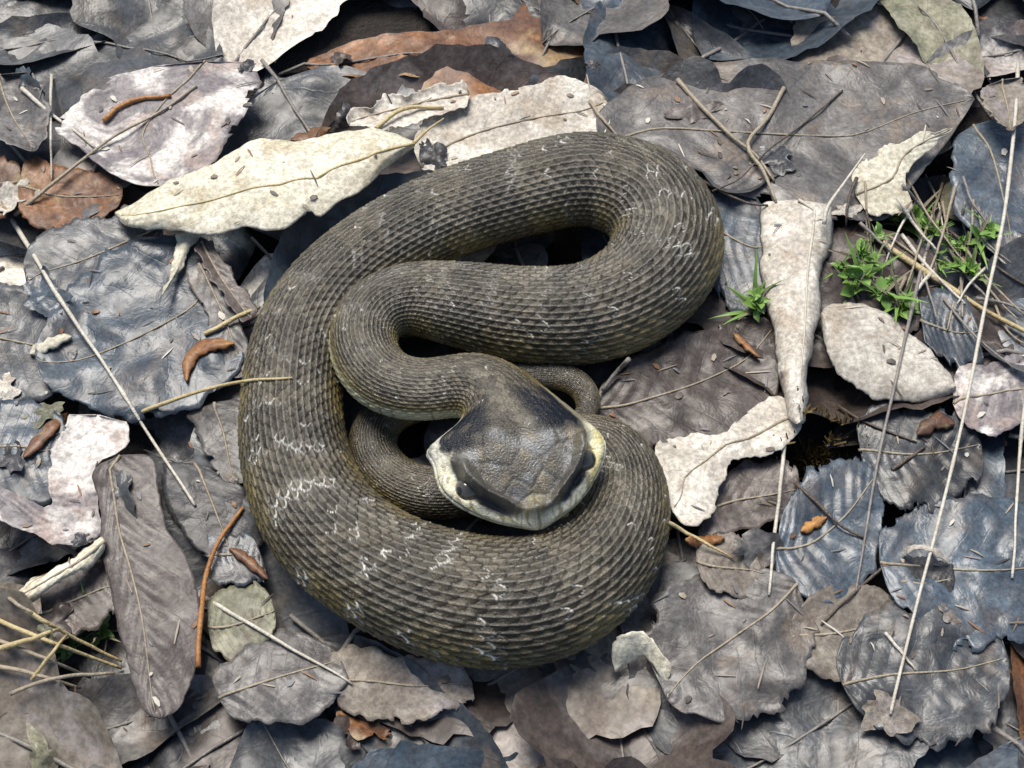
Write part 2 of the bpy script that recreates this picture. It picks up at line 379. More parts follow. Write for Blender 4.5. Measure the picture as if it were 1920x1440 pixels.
kf = NT('far_litter'); af = kf.n('ShaderNodeAttribute'); af.attribute_name = 'pigment'; kf.l(af.outputs['Color'], kf.b.inputs['Base Color']); kf.b.inputs['Roughness'].default_value = 0.45
tag(link('leaf_litter', mesh_np('leaf_litter', np.array(fV), np.array(fF), colors={'pigment': np.array(fC)}), kf.m), 'mass of dead leaves carpeting the ground all around', 'leaf litter', kind='stuff')
# ------------------------------------------------------------------ the leaves one can pick out, traced at their own height
TL = traced_leaf
TL('oak_leaf', 'long cream wavy-edged oak leaf arched over a dark hollow beside the coils', 'leaf',
   [(778,266,2.2),(730,250),(690,243),(620,252),(560,268),(480,262),(440,285),(390,315),(330,337),(280,365),(216,398,1.6)],
   [(778,274,2.2),(745,300),(718,322),(690,350),(640,372),(600,406),(580,396),(552,418),(530,431),(470,427),(400,433),(320,436),(240,426),(216,402,1.6)],
   z=2.2, pal='cream', curl=-0.35, arch=0.35, wrinkle=0.10, jag=3, nv=8, stalk=[(776,268,2.25),(800,245,2.1),(832,222,1.8)], rib='yellow', m=32, bite=0.12, pinch=0)
TL('blotched_leaf', 'mauve leaf with bold white blotches behind the long cream oak leaf', 'leaf',
   [(300,120),(200,150),(130,205),(110,250),(160,285),(205,325),(270,352)], [(470,110),(490,160),(470,200),(445,250),(420,290),(385,325),(330,345)],
   z=1.35, pal='piebald', curl=0.15, wrinkle=0.16, jag=5)
TL('grey_leaf', 'grey leaf with a pale rim in the litter corner by the thin upright straw', 'leaf',
   [(-60,150),(-50,210),(-20,250),(30,275),(60,285)], [(60,130),(85,180),(92,220),(88,255),(70,283)], z=1.3, pal='mauve', curl=0.3, jag=3, n=48, m=18)
TL('pale_leaf', 'pale crumpled leaf under the yellow curved stem', 'leaf',
   [(880,150),(790,165),(700,190),(655,215),(650,232)], [(880,205),(835,215),(790,225),(720,240),(660,238)], z=1.5, pal='white', curl=0.2, jag=5, n=48, m=18)
TL('speckled_leaf', 'pale speckled leaf with small dark holes touching the far side of the coil', 'leaf',
   [(780,300),(778,250),(830,200),(930,165),(1040,150),(1130,165)], [(800,330),(880,330),(960,310),(1050,290),(1120,270),(1150,215)], z=1.15, pal='white', curl=0.1, jag=5, wrinkle=0.15)
TL('broad_grey_leaf', 'very broad smooth grey leaf behind the hairpin bend of the snake', 'leaf',
   [(1100,240),(1180,160),(1330,120),(1500,110),(1680,120),(1830,170)], [(1180,300),(1290,330),(1370,365),(1470,395),(1580,410),(1660,400),(1740,300),(1825,200)],
   z=1.2, pal='mauve', curl=0.05, jag=5, wrinkle=0.14, nv=8, m=34)
TL('folded_leaf', 'folded yellowish cream leaf corner above the green seedlings', 'leaf',
   [(1590,330,1.5),(1640,290,1.7),(1690,262,1.9),(1740,245,2.0),(1785,238,2.0)], [(1620,402,1.5),(1665,402,1.6),(1706,385,1.6),(1702,320,1.7),(1788,246,1.9)], z=1.7, pal='cream', jag=4, wrinkle=0.1, n=48, m=18)
TL('blue_leaf', 'blue grey leaf behind the tangle of brown stems', 'leaf',
   [(1790,250),(1780,330),(1790,400),(1830,450),(1880,480)], [(1860,220),(1940,240),(1980,320),(1970,400),(1920,470)], z=1.0, pal='blue', jag=4, n=48, m=18)
TL('tan_scrap', 'tan curled leaf scrap in the corner crossed by the tall white straw', 'leaf',
   [(1840,160),(1845,190),(1865,225),(1890,245)], [(1920,140),(1930,180),(1925,215),(1900,246)], z=1.9, pal='tan', jag=4, curl=0.2, n=40, m=14)
TL('rolled_leaf', 'bleached leaf rolled into a narrowing funnel standing beside the snake', 'leaf',
   [(1428,372),(1424,430),(1428,500),(1440,570),(1455,630),(1462,700),(1478,790)], [(1562,378),(1560,430),(1546,500),(1536,570),(1527,630),(1515,700),(1508,800)],
   z=1.1, bite=0, pinch=0.03, pal='white', roll=0.75, curl=0, jag=3, wrinkle=0.08, nv=5, rib='straw', ribv=0.75, stalk=[(1545,420,2.2),(1552,388,2.4),(1585,340,2.5),(1622,288,2.6)], m=32)
TL('torn_leaf', 'chalky white torn leaf spreading below the rolled funnel leaf', 'leaf',
   [(1508,745),(1440,748),(1380,792),(1310,822),(1236,838),(1238,880),(1246,930)], [(1506,800),(1466,850),(1420,862),(1376,862),(1350,915),(1322,985),(1275,985)],
   z=1.45, pal='white', curl=-0.08, jag=5, wrinkle=0.2, bite=0.2, pinch=0.03)
TL('oval_leaf', 'smooth pinkish white oval leaf under the green seedlings', 'leaf',
   [(1543,575),(1600,566),(1650,585),(1700,618),(1750,660),(1790,715)], [(1538,600),(1548,660),(1585,715),(1640,752),(1720,758),(1794,735)],
   z=1.5, pal='white', curl=-0.35, jag=3, wrinkle=0.06, vein_h=0.01, rib_on=False, bite=0)
TL('mottled_leaf', 'mottled whitish mauve leaf beneath the gap in the tall white straw', 'leaf',
   [(1785,740),(1800,690),(1860,676),(1940,670),(1990,690)], [(1790,775),(1840,812),(1900,800),(1960,790),(1995,760)], z=1.3, pal='piebald', jag=4, n=48, m=18)
TL('brown_leaf', 'brownish mauve leaf lying against the front of the hairpin bend', 'leaf',
   [(1115,735),(1190,665),(1280,625),(1370,600),(1440,590)], [(1120,800),(1200,835),(1300,830),(1390,795),(1450,740),(1462,640)], z=1.0, pal='brown', jag=5, wrinkle=0.16)
TL('veined_leaf', 'large blue grey leaf with dark branching veins beside the left coil', 'leaf',
   [(400,450),(330,440),(250,450),(170,500),(100,580),(62,660)], [(420,500),(450,600),(455,690),(390,742),(290,776),(180,780),(90,730),(70,680)], z=1.15, pal='blue', jag=8, wrinkle=0.2, nv=7, m=32, bite=0.4)
TL('grey_leaf', 'dull grey leaf under the tip of the long cream oak leaf', 'leaf',
   [(300,400),(220,395),(130,420),(60,450),(40,500)], [(310,450),(280,500),(210,550),(130,575),(60,560)], z=0.95, pal='slate', jag=5, wrinkle=0.15)
TL('golden_brown_leaf', 'golden brown leaf under the crossing of two straws', 'leaf',  # golden brown is the leaf's own colour
   [(40,300),(100,300),(170,320),(235,345)], [(30,400),(90,440),(160,425),(225,390)], z=0.85, pal='rust', jag=4, n=48, m=18)
TL('rust_leaf', 'rusty orange leaf at the dark litter edge beside the golden brown leaf', 'leaf',
   [(-50,300),(0,290),(40,310)], [(-50,420),(0,410),(42,380)], z=0.8, pal='rust', jag=4, n=30, m=14)
TL('hooked_leaf', 'bleached hook-shaped leaf carrying an orange seed husk', 'leaf',
   [(128,772),(112,830),(98,885),(92,940),(50,934),(-10,910),(-60,890)], [(238,784),(240,838),(186,880),(190,950),(184,1002),(112,1026),(40,990),(-20,962),(-60,950)],
   z=1.35, pal='piebald', curl=0.10, jag=5, wrinkle=0.2, rib_on=False, m=28, bite=0.22, pinch=0.02)
TL('blue_leaf', 'smooth blue grey leaf cupped inside the bleached hook-shaped leaf', 'leaf',
   [(-40,760),(40,745),(100,770),(130,800)], [(-40,930),(30,940),(90,945),(115,880)], z=1.05, pal='blue', jag=3, n=48, m=18)
TL('slate_leaf', 'dark slate leaf bearing a pale wood chip', 'leaf',
   [(-60,520),(20,530),(90,570),(150,630)], [(-60,740),(20,760),(90,740),(140,690)], z=0.85, pal='slate', jag=4, n=48, m=18)
TL('ribbed_leaf', 'long taupe brown leaf with slanting ribs and a pale midrib', 'leaf',
   [(166,868),(178,930),(188,1000),(202,1080),(222,1170),(240,1258),(275,1350)], [(288,840),(300,920),(312,985),(352,1050),(376,1130),(376,1240),(330,1345)],
   z=1.6, pal='taupe', curl=-0.15, fold=0.1, jag=3, wrinkle=0.10, nv=11, vein_h=0.03, rib='mauve' if False else 'buff', ribv=0.28, m=32, bite=0.08, pinch=0.06)
TL('cream_scrap', 'small cream leaf tip hanging down from under the long oak leaf', 'leaf',
   [(328,436),(330,470),(322,510),(303,552)], [(388,432),(362,460),(338,505),(305,554)], z=1.7, pal='cream', jag=2, n=36, m=12, rib_on=False, fold=-0.15)
TL('narrow_brown_leaf', 'narrow reddish brown leaf slanting from the dark hollow to the left coil', 'leaf',
   [(360,462),(395,520),(430,575),(455,610)], [(398,446),(430,510),(465,555),(488,585)], z=1.5, pal='brown', jag=3, n=40, m=14, fold=0.1)
TL('purple_strip_leaf', 'purplish grey leaf strip with parallel veins against the left coil', 'leaf',
   [(345,500),(380,580),(410,650),(440,715)], [(400,490),(440,570),(462,640),(470,700)], z=1.35, pal='mauve', jag=3, n=48, m=16)
TL('small_grey_leaf', 'small torn lilac grey leaf wedged under the pale curved straw', 'leaf',
   [(350,770),(375,820),(395,870),(420,905)], [(455,740),(470,800),(470,870),(460,910)], z=1.0, pal='mauve', jag=4, n=40, m=14)
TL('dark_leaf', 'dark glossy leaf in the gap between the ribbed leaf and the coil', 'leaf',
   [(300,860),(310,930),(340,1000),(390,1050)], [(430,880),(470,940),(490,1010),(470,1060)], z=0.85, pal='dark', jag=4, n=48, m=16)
TL('curled_cream_leaf', 'cream curled leaf edge above the straw bundle', 'leaf',
   [(195,1000),(150,1035),(90,1070),(30,1105),(-20,1135)], [(200,1030),(165,1062),(110,1095),(50,1130),(-20,1160)], z=1.6, pal='cream', roll=0.35, jag=3, n=48, m=14)
TL('brown_leaf', 'brown leaf shaded by the ribbed leaf beside the green sprout', 'leaf',
   [(70,1110),(110,1070),(170,1040),(215,1060)], [(90,1190),(140,1185),(190,1170),(225,1130)], z=1.05, pal='brown', jag=4, n=40, m=16)
TL('olive_leaf', 'olive brown leaf beside the orange twig below the left coil', 'leaf',
   [(385,1130),(420,1100),(470,1090),(510,1120)], [(395,1220),(440,1240),(490,1220),(520,1170)], z=1.0, pal='olive', jag=4, n=40, m=16)
TL('blue_leaf', 'pale blue grey leaf behind the orange twig touching the lower left coil', 'leaf',
   [(385,1000),(430,990),(480,1010)], [(395,1090),(450,1100),(505,1085)], z=0.9, pal='blue', jag=4, n=36, m=14)
TL('grey_leaf', 'lilac grey leaf crossed by the pale straw below the left coil', 'leaf',
   [(390,1270),(460,1210),(540,1180),(620,1210)], [(430,1350),(520,1360),(610,1340),(660,1270)], z=1.0, pal='mauve', jag=4, n=48, m=18)
TL('tan_leaf', 'tan leaf tucked under the front of the lowest coil', 'leaf',
   [(610,1225),(690,1215),(780,1235),(870,1240)], [(630,1330),(720,1350),(810,1345),(900,1320)], z=0.85, pal='tan', jag=5, n=48, m=18)
TL('bent_scrap', 'small cream leaf scrap bent like a roof at the foot of the coil', 'leaf',
   [(1144,1200,1.3),(1180,1185,1.7),(1212,1188,1.7),(1262,1250,1.2)], [(1150,1265,0.9),(1185,1240,0.8),(1215,1235,1.0),(1250,1285,0.9)], z=1.5, pal='cream', jag=2, n=36, m=12, rib_on=False)
TL('lilac_leaf', 'large lilac grey leaf with fine veins right of the lowest coil', 'leaf',
   [(1490,1080),(1400,1075),(1300,1090),(1230,1140),(1215,1210),(1240,1290)], [(1500,1110),(1520,1180),(1510,1250),(1450,1320),(1360,1345),(1260,1330)], z=1.05, pal='mauve', jag=6, nv=8, m=30, lobes=(7, 14))
TL('tan_leaf', 'tan leaf with a squared tip below the orange crumb by the coil', 'leaf',
   [(1300,1020),(1350,1005),(1400,1015),(1420,1040)], [(1312,1085),(1350,1115),(1400,1118),(1445,1110)], z=1.2, pal='tan', jag=4, n=40, m=16)
TL('dark_leaf', 'dark brown shaded leaf under the edge of the chalky torn leaf', 'leaf',
   [(1340,900),(1390,870),(1450,865),(1500,880)], [(1300,1010),(1370,1000),(1440,985),(1500,950)], z=0.8, pal='brown', jag=4, n=40, m=16)
TL('blue_leaf', 'flat blue grey leaf between the two thin straws right of the torn leaf', 'leaf',
   [(1460,980),(1500,900),(1560,860),(1630,850)], [(1450,1080),(1500,1120),(1570,1130),(1640,1060),(1660,930)], z=0.95, pal='blue', jag=7, bite=0.4)
TL('slate_leaf', 'slate leaf with a dark twig on it below the pinkish oval leaf', 'leaf',
   [(1600,790),(1660,760),(1740,765),(1830,790)], [(1620,900),(1690,950),(1770,940),(1850,880)], z=1.0, pal='slate', jag=7, bite=0.4, lobes=(5, 14))
TL('blue_leaf', 'wide blue grey leaf scattered with tiny white specks beside the tall white straw', 'leaf',
   [(1640,1000),(1720,940),(1820,920),(1940,940),(2000,980)], [(1660,1110),(1740,1180),(1830,1210),(1930,1190),(2000,1120)], z=1.05, pal='blue', jag=8, wrinkle=0.2, nv=8, m=32, bite=0.4)
TL('arched_scrap', 'white leaf scrap arching over a small dark hole', 'leaf',
   [(1690,1035,1.2),(1715,1020,1.7),(1750,1026,1.7),(1782,1050,1.2)], [(1694,1044,1.2),(1716,1032,1.75),(1750,1038,1.75),(1778,1058,1.2)], z=1.6, pal='white', jag=1.5, n=30, m=8, rib_on=False, wrinkle=0.03)
TL('dark_leaf', 'almost black leaf hollow below the arching white scrap', 'leaf',  # dark sheet painted as the shade inside the hole
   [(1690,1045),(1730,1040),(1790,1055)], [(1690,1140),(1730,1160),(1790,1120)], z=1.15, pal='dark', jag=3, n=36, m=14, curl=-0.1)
TL('blue_leaf', 'shiny blue leaf lying beside the yellow straw and the pinkish oval leaf', 'leaf',
   [(1720,560),(1770,545),(1820,560)], [(1730,640),(1790,690),(1850,680)], z=1.0, pal='blue', jag=4, n=40, m=16)
TL('slate_leaf', 'grey leaf with dark cracks at the lower end of the tall white straw', 'leaf',
   [(1560,1240),(1640,1160),(1760,1150),(1880,1180)], [(1600,1330),(1700,1380),(1820,1370),(1900,1290)], z=1.1, pal='slate', jag=7, lobes=(6, 16))
TL('tan_leaf', 'tan grey leaf under the short crossed straw below the dark slanting twig', 'leaf',
   [(1480,1150),(1540,1110),(1620,1100),(1690,1120)], [(1490,1240),(1560,1280),(1640,1260),(1690,1190)], z=1.0, pal='tan', jag=4, n=48, m=18)
TL('slate_leaf', 'bluish slate leaf touching the outer curve of the hairpin bend', 'leaf',
   [(1290,300),(1360,320),(1420,370),(1440,430)], [(1320,520),(1370,580),(1430,590),(1450,500)], z=0.95, pal='blue', jag=4, n=48, m=18)
TL('brown_leaf', 'dark brown leaf beneath the green seedlings', 'leaf',
   [(1550,430),(1620,420),(1700,440),(1760,480)], [(1550,560),(1620,600),(1690,620),(1760,590)], z=0.8, pal='brown', jag=4, n=40, m=16)

#@@SNAKE
# ------------------------------------------------------------------ the snake: one continuous body, every scale in its relief
CP = [(1010,986,3.05,0),(1002,950,3.2,0),(986,895,3.4,0),(970,842,3.55,0),(953,785,3.6,0),(922,738,3.5,66),(868,722,3.3,60),(790,733,3.05,60),(716,712,2.85,62),
 (680,652,2.75,62),(696,592,2.65,64),(760,562,2.45,70),(850,570,2.25,82),(980,592,2.0,94),(1110,588,1.9,98),(1213,533,1.9,101),(1253,450,1.9,102),
 (1210,372,1.9,99),(1100,338,1.9,93),(960,366,1.9,88),(800,420,1.9,86),(660,508,1.9,86),(575,612,1.9,88),(547,740,1.9,92),(556,870,1.9,99),
 (610,985,1.9,107),(720,1070,1.95,113),(860,1122,2.0,122),(1000,1126,1.95,120),(1112,1068,1.85,105),(1166,980,1.7,88),(1172,895,1.5,70),(1130,838,1.3,60),
 (1040,838,1.2,54),(940,890,1.2,52),(840,926,1.2,50),(748,908,1.2,48),(697,845,1.2,45),(720,780,1.2,41),(800,750,1.2,37),(900,720,1.2,33),
 (990,706,1.3,29),(1055,704,1.4,27),(1100,733,1.3,25),(1104,778,1.1,20),(1065,803,1.0,12),(1035,808,0.95,3)]
cp = np.array(CP, float)
Wc = gp(cp[:, 0], cp[:, 1], cp[:, 2])
depth = (Wc - C0) @ FWD
rw = cp[:, 3]*PX*depth/DIST
path = spline(np.column_stack([Wc, rw]), 3000)
# arc length in 3D
ds = np.linalg.norm(np.diff(path[:, :3], axis=0), axis=1); S3 = np.concatenate([[0], np.cumsum(ds)]); LEN = S3[-1]
# smooth the path a little
def smooth(a, k):
    ker = np.hanning(2*k+3)[1:-1]; ker /= ker.sum()
    pad = np.vstack([2*a[:1]-a[k:0:-1], a, 2*a[-1:]-a[-2:-k-2:-1]])
    return np.stack([np.convolve(pad[:, i], ker, 'valid') for i in range(a.shape[1])], 1)
path = smooth(path, 40)
step = 0.00050
s_head = 0.012*np.linspace(0, 1, 46)**1.8
s = np.concatenate([s_head[:-1], np.arange(0.012, LEN, step)])
Pp = np.stack([np.interp(s, S3, path[:, k]) for k in range(3)], 1); Rb = np.interp(s, S3, path[:, 3])
NR = len(s)
T = np.gradient(Pp, s, axis=0); T /= np.linalg.norm(T, axis=1)[:, None]
T = smooth(T, 6); T /= np.linalg.norm(T, axis=1)[:, None]
LAT = np.cross(T, [0, 0, 1.0]); LAT /= np.linalg.norm(LAT, axis=1)[:, None]
UPP = np.cross(LAT, T)
d = s/PX                                                        # distance behind the snout in photo pixels
# head outline: half width, height above and below the axis
Wh = np.interp(d, [0, 4, 10, 22, 40, 62, 85, 105, 125, 145, 165, 190, 215, 245, 290, 350], [2, 28, 50, 74, 99, 123, 142, 152, 152, 143, 128, 108, 90, 74, 65, 60])*PX
Ht = np.interp(d, [0, 6, 16, 35, 60, 100, 140, 190, 240, 300, 360, 420], [2, 13, 22, 33, 43, 53, 56, 50, 46, 46, 48, 50])*PX
Hb = np.interp(d, [0, 6, 20, 60, 110, 170, 230, 300, 360, 420], [2, 18, 26, 32, 36, 38, 38, 38, 40, 46])*PX
ker_k = 9
Wh = smooth(Wh[:, None], ker_k)[:, 0]; Ht = smooth(Ht[:, None], ker_k)[:, 0]; Hb = smooth(Hb[:, None], ker_k)[:, 0]
Wh = np.maximum(Wh, 1e-4); Ht = np.maximum(Ht, 1e-4); Hb = np.maximum(Hb, 1e-4)
hw = 1-sstep(250, 350, d)                                      # 1 on the head, 0 on the body
A_ = Wh*hw + Rb*(1-hw); BT = Ht*hw + 0.84*Rb*(1-hw); BB = Hb*hw + 0.72*Rb*(1-hw)
A_ = np.maximum(A_, 3e-4)
NROW = 35; ND = NROW*6; NVN = 44; NTH = ND + NVN
TD = math.radians(128)                                          # dorsal scales cover +-TD
thd = np.linspace(-TD, TD, ND, endpoint=False); thv = np.linspace(TD, 2*math.pi-TD, NVN, endpoint=False)
th = np.concatenate([thd, thv]); th = np.where(th > math.pi, th-2*math.pi, th)
row = np.concatenate([np.linspace(0, NROW, ND, endpoint=False), np.full(NVN, -9.0)])
TH, SS = np.meshgrid(th, np.arange(NR)); ROW = np.broadcast_to(row, TH.shape)
D2 = np.broadcast_to(d[:, None], TH.shape)
pw = (1 - 0.06*hw)[:, None]
cs, sn = np.cos(TH), np.sin(TH)
X = A_[:, None]*np.sign(sn)*np.abs(sn)**pw
X = X*(1+0.30*np.exp(-((D2-183)/30)**2)*(sn < 0))                 # the neck skin is spread on this side
Y = np.where(cs > 0, BT[:, None], BB[:, None])*np.sign(cs)*np.abs(cs)**pw
# backbone ridge, faint
Y = Y + 0.03*Rb[:, None]*np.exp(-(TH/0.28)**2)*(1-hw[:, None])
# scale lattice
Prow = 0.0042*np.clip(Rb/0.0165, 0.25, 1.3); Prow = np.where(d < 420, np.maximum(Prow, 0.0030), Prow)
tt = np.concatenate([[0], np.cumsum(np.diff(s)/(0.5*(Prow[1:]+Prow[:-1])))])
TT = np.broadcast_to(tt[:, None], TH.shape)
wob = 0.22*fbm(ROW*0.5, TT*0.5, 3)
best = np.full(TH.shape, -1e9); sid = np.zeros(TH.shape); edge = np.zeros(TH.shape); keel = np.zeros(TH.shape)
ri = np.floor(ROW)
for a in (0, 1):
    i = ri + a; dx = ROW + wob*0.5 - i; offs = np.mod(i, 2)*0.5
    for b in (-1, 0, 1):
        j = np.round(TT - offs) + b; dy = TT + wob*0.3 - offs - j
        # lozenge with a rounded tip towards the tail
        e = 1 - (np.abs(dx)/0.90)**1.8 - (np.abs(dy)/0.64)**1.8
        inside = sstep(-0.02, 0.16, e)
        h = inside*(0.62 + 0.55*dy + 0.20*(1-dx**2) + 0.16*(np.mod(np.abs(np.sin(i*3.7+j*9.1)*917.3), 1.0)-0.5))
        q = h
        upd = q > best
        best = np.where(upd, q, best); edge = np.where(upd, inside*sstep(0.06, 0.46, e), edge)
        sid = np.where(upd, np.mod(np.abs(np.sin(i*12.9898+j*78.233)*43758.5453), 1.0), sid)
        keel = np.where(upd, np.exp(-(dx/0.13)**2)*sstep(-0.66, -0.2, dy)*inside, keel)
hgt = np.clip(best, 0, 1.4)
dors = (ROW > -1)
fade_side = 1-sstep(0.88, 1.0, np.abs(TH)/TD)
keelamp = (1-sstep(0.70, 0.95, np.abs(TH)/TD))
H = (hgt - 0.55)*1.1 + keel*0.48*keelamp
amp = 0.00092*np.clip(Rb/0.0165, 0.25, 1.2)*(1+0.6*(1-sstep(300, 420, d)))
body_on = 0.75*sstep(135, 175, D2) + 0.25*sstep(300, 500, D2)
scut = np.abs(np.mod(TT*0.9, 1.0))                               # belly scutes
Hv = 0.35*scut*sstep(0, 0.12, 1-scut)
H = np.where(dors, H*fade_side + Hv*(1-fade_side)*0.4, Hv)
disp = H*amp[:, None]*body_on
# head plates: seeds in head coordinates (lateral px, px behind snout), mirrored
seeds = [(0,10),(18,34),(-18,34),(26,66),(-26,66),(0,112),(52,108),(-52,108),(36,172),(-36,172),(64,52),(-64,52),(98,92),(-98,92),(104,140),(-104,140),(90,190),(-90,190)]; seeds = [(a, 6+0.72*b) for a, b in seeds]
LX = X/PX; plate = np.full(TH.shape, 1e9); plate2 = np.full(TH.shape, 1e9); pid = np.zeros(TH.shape)
hsel = d < 300
Lx = LX[hsel]; Dx = D2[hsel] + 6*fbm(LX[hsel]/30, D2[hsel]/30, 2)
p1 = np.full(Lx.shape, 1e9); p2 = np.full(Lx.shape, 1e9); pi_ = np.zeros(Lx.shape)
for q, (sx, sd_) in enumerate(seeds):
    dd = np.hypot(Lx-sx, (Dx-sd_)*0.95)
    nb = dd < p1
    p2 = np.where(nb, p1, np.minimum(p2, dd)); pi_ = np.where(nb, q, pi_); p1 = np.where(nb, dd, p1)
groove = np.zeros(TH.shape); groove[hsel] = 1-sstep(0.5, 4.0, p2-p1)
pid[hsel] = pi_
headtop = (cs > 0)*(1-sstep(135, 165, D2))
RIM = np.where(D2 < 118, np.hypot(LX/150, (118-D2)/118), np.abs(X)/A_[:, None])*(cs > 0) + 1.1*(cs <= 0)
disp = disp - 0.00042*groove*headtop*(1-sstep(0.74, 0.82, RIM))
# upper lip plates along the jaw and the mouth slit
aTH = np.abs(TH)
lipz = sstep(0.80, 0.86, RIM)*(1-sstep(1.95, 2.1, aTH))*(1-sstep(150, 175, D2))
angp = np.arctan2(LX, 118-D2)                                   # bearing round the blunt snout
lipseam = (1-sstep(0.0, 0.05, np.abs(np.mod(angp*3.8+0.5, 1)-0.5)))*lipz
mouth = np.exp(-((aTH-1.40)/0.045)**2)*sstep(6, 16, D2)*(1-sstep(150, 170, D2))
disp = disp - 0.00025*lipseam - 0.0009*mouth
disp = disp + 0.0006*np.exp(-((RIM-0.82)/0.04)**2)*(cs > 0)*0.5*(1-sstep(130, 165, D2)) - 0.0004*np.exp(-((RIM-0.88)/0.04)**2)*(cs > 0)*(1-sstep(130, 165, D2))
ridx = np.interp(D2, [20, 45, 70, 100, 135], [22, 48, 78, 98, 104]); aLX = np.abs(LX); rdg = sstep(18, 40, D2)*(1-sstep(112, 140, D2))*(cs > 0)
disp = disp + 0.0024*np.exp(-((aLX-ridx)/11)**2)*rdg - 0.0026*np.exp(-((aLX-ridx-23)/12)**2)*rdg*(cs > 0.1)
hump = np.exp(-((aLX-45)/38)**2-((D2-140)/36)**2)*(cs > 0); disp = disp + 0.0018*hump
brow = np.exp(-((D2-88)/20)**2-((aTH-0.72)/0.16)**2); disp = disp + 0.0008*brow
sock = np.exp(-((D2-86)/15)**2-((aTH-0.98)/0.12)**2); disp = disp - 0.0012*sock
ros = np.exp(-((D2-24)/13)**2-(LX/22)**2)*(cs > 0); 
nost = np.exp(-((D2-38)/6)**2-((np.abs(LX)-44)/7)**2)*(cs > 0); disp = disp - 0.0012*nost
nx = sn/np.maximum(A_[:, None], 1e-4); ny = cs/np.maximum(np.where(cs > 0, BT[:, None], BB[:, None]), 1e-4)
nl = np.hypot(nx, ny); nx /= nl; ny /= nl
pl = 0.84*BT[:, None]; soft = 0.0012
Yf = pl - soft*np.logaddexp(0, (pl-Y)/soft)                     # flat crown
Y = np.where(cs > 0, Y*(1-hw[:, None]*headtop) + np.minimum(Y, Yf+0.0006)*(hw[:, None]*headtop), Y)
X = X + nx*disp; Y = Y + ny*disp + 0.0042*ros + 0.0020*np.exp(-((aLX-ridx)/9)**2)*rdg
VV = Pp[:, None, :] - (0.0012*np.exp(-(D2/18)**2-(LX/32)**2))[..., None]*T[:, None, :] + X[..., None]*LAT[:, None, :] + Y[..., None]*UPP[:, None, :]
# --- colours (own pigment only)
def mixc(c, col, f): return c*(1-f[..., None]) + np.array(col)*f[..., None]
rnd = sid
patch = fbm(ROW*0.22+5, TT*0.16, 3)
col = np.zeros(TH.shape + (3,)) + np.array([0.062, 0.050, 0.029])
col = mixc(col, (0.098, 0.085, 0.057), sstep(-0.1, 0.5, patch))
side = sstep(0.65, 1.4, aTH)*(1-0.3*rnd)
col = mixc(col, (0.165, 0.118, 0.014), side*0.95)
# darker saddles along the back and flanks, on the skin itself
SB = s/PX
per = 185.0; phs = np.mod(SB[:, None]/per + 0.05*np.sin(TH*2.2) + 0.16*fbm(ROW*0.25, TT*0.2, 3), 1.0)
sad = sstep(0.28, 0.36, phs)*(1-sstep(0.80, 0.88, phs))*sstep(500, 620, SB)[:, None]
col = mixc(col, (0.028, 0.025, 0.019), sad*0.55*np.ones_like(TH))
col *= (0.50 + 1.0*rnd)[..., None]
skin = 1-edge
col = mixc(col, (0.018, 0.017, 0.014), skin*0.95)
col = mixc(col, (0.23, 0.215, 0.175), keel*keelamp*0.45*sstep(250, 420, SB)[:, None])
# white skin showing between the scales where the saddles end
bi = np.floor(SB[:, None]/per + 0.05*np.sin(TH*2.2) + 0*TH)
bam = np.mod(np.abs(np.sin(bi*7.13+1.7)*431.7), 1.0)
wv = 0.05*fbm(ROW*0.35+17, TT*0.2+bi, 3)
bline = np.exp(-((phs-0.32+wv)/0.062)**2)*sstep(0.0, 0.4, bam) + np.exp(-((phs-0.78-wv)/0.062)**2)*sstep(0.1, 0.5, np.mod(bam*3.7, 1))
brk = sstep(0.02, 0.14, fbm(ROW*0.33+31, TT*0.33+3, 3))
amtw = np.interp(SB, [300, 700, 1000, 1250, 1600, 2450, 2700, 3350, 3600], [0, 0.2, 0.25, 0.75, 0.3, 0.35, 1.0, 1.0, 0.2])[:, None]
white = np.clip(bline*1.6, 0, 1)*sstep(0.05, 0.36, skin)*brk*amtw + (np.mod(rnd*91.7, 1) > 0.97)*sstep(0.3, 0.8, skin)*0.8
flk = (rnd > 0.93)*sstep(0.5, 1, skin)*sstep(1.0, 1.6, aTH)
col = mixc(col, (0.74, 0.73, 0.66), np.clip(white, 0, 1))
col = mixc(col, (0.60, 0.53, 0.26), flk*0.8)
# belly
vent_l = np.interp(SB, [0, 230, 300, 420, 800, 1000, 1300, 1e5], [1.55, 1.5, 1.25, 1.18, 1.22, 1.5, 2.12, 2.15])[:, None]
vent_r = np.interp(SB, [0, 150, 220, 1300, 1e5], [1.55, 1.7, 2.0, 2.12, 2.15])[:, None]
vent0 = np.where(TH < 0, vent_l, vent_r)
bel = sstep(vent0, vent0+0.22, aTH)
bc = np.where((scut > 0.93)[..., None], np.array([0.26, 0.24, 0.14]), np.array([0.56, 0.53, 0.31])) * (0.9+0.25*fbm(TH*6, TT, 2))[..., None]
col = col*(1-bel[..., None]) + bc*bel[..., None]
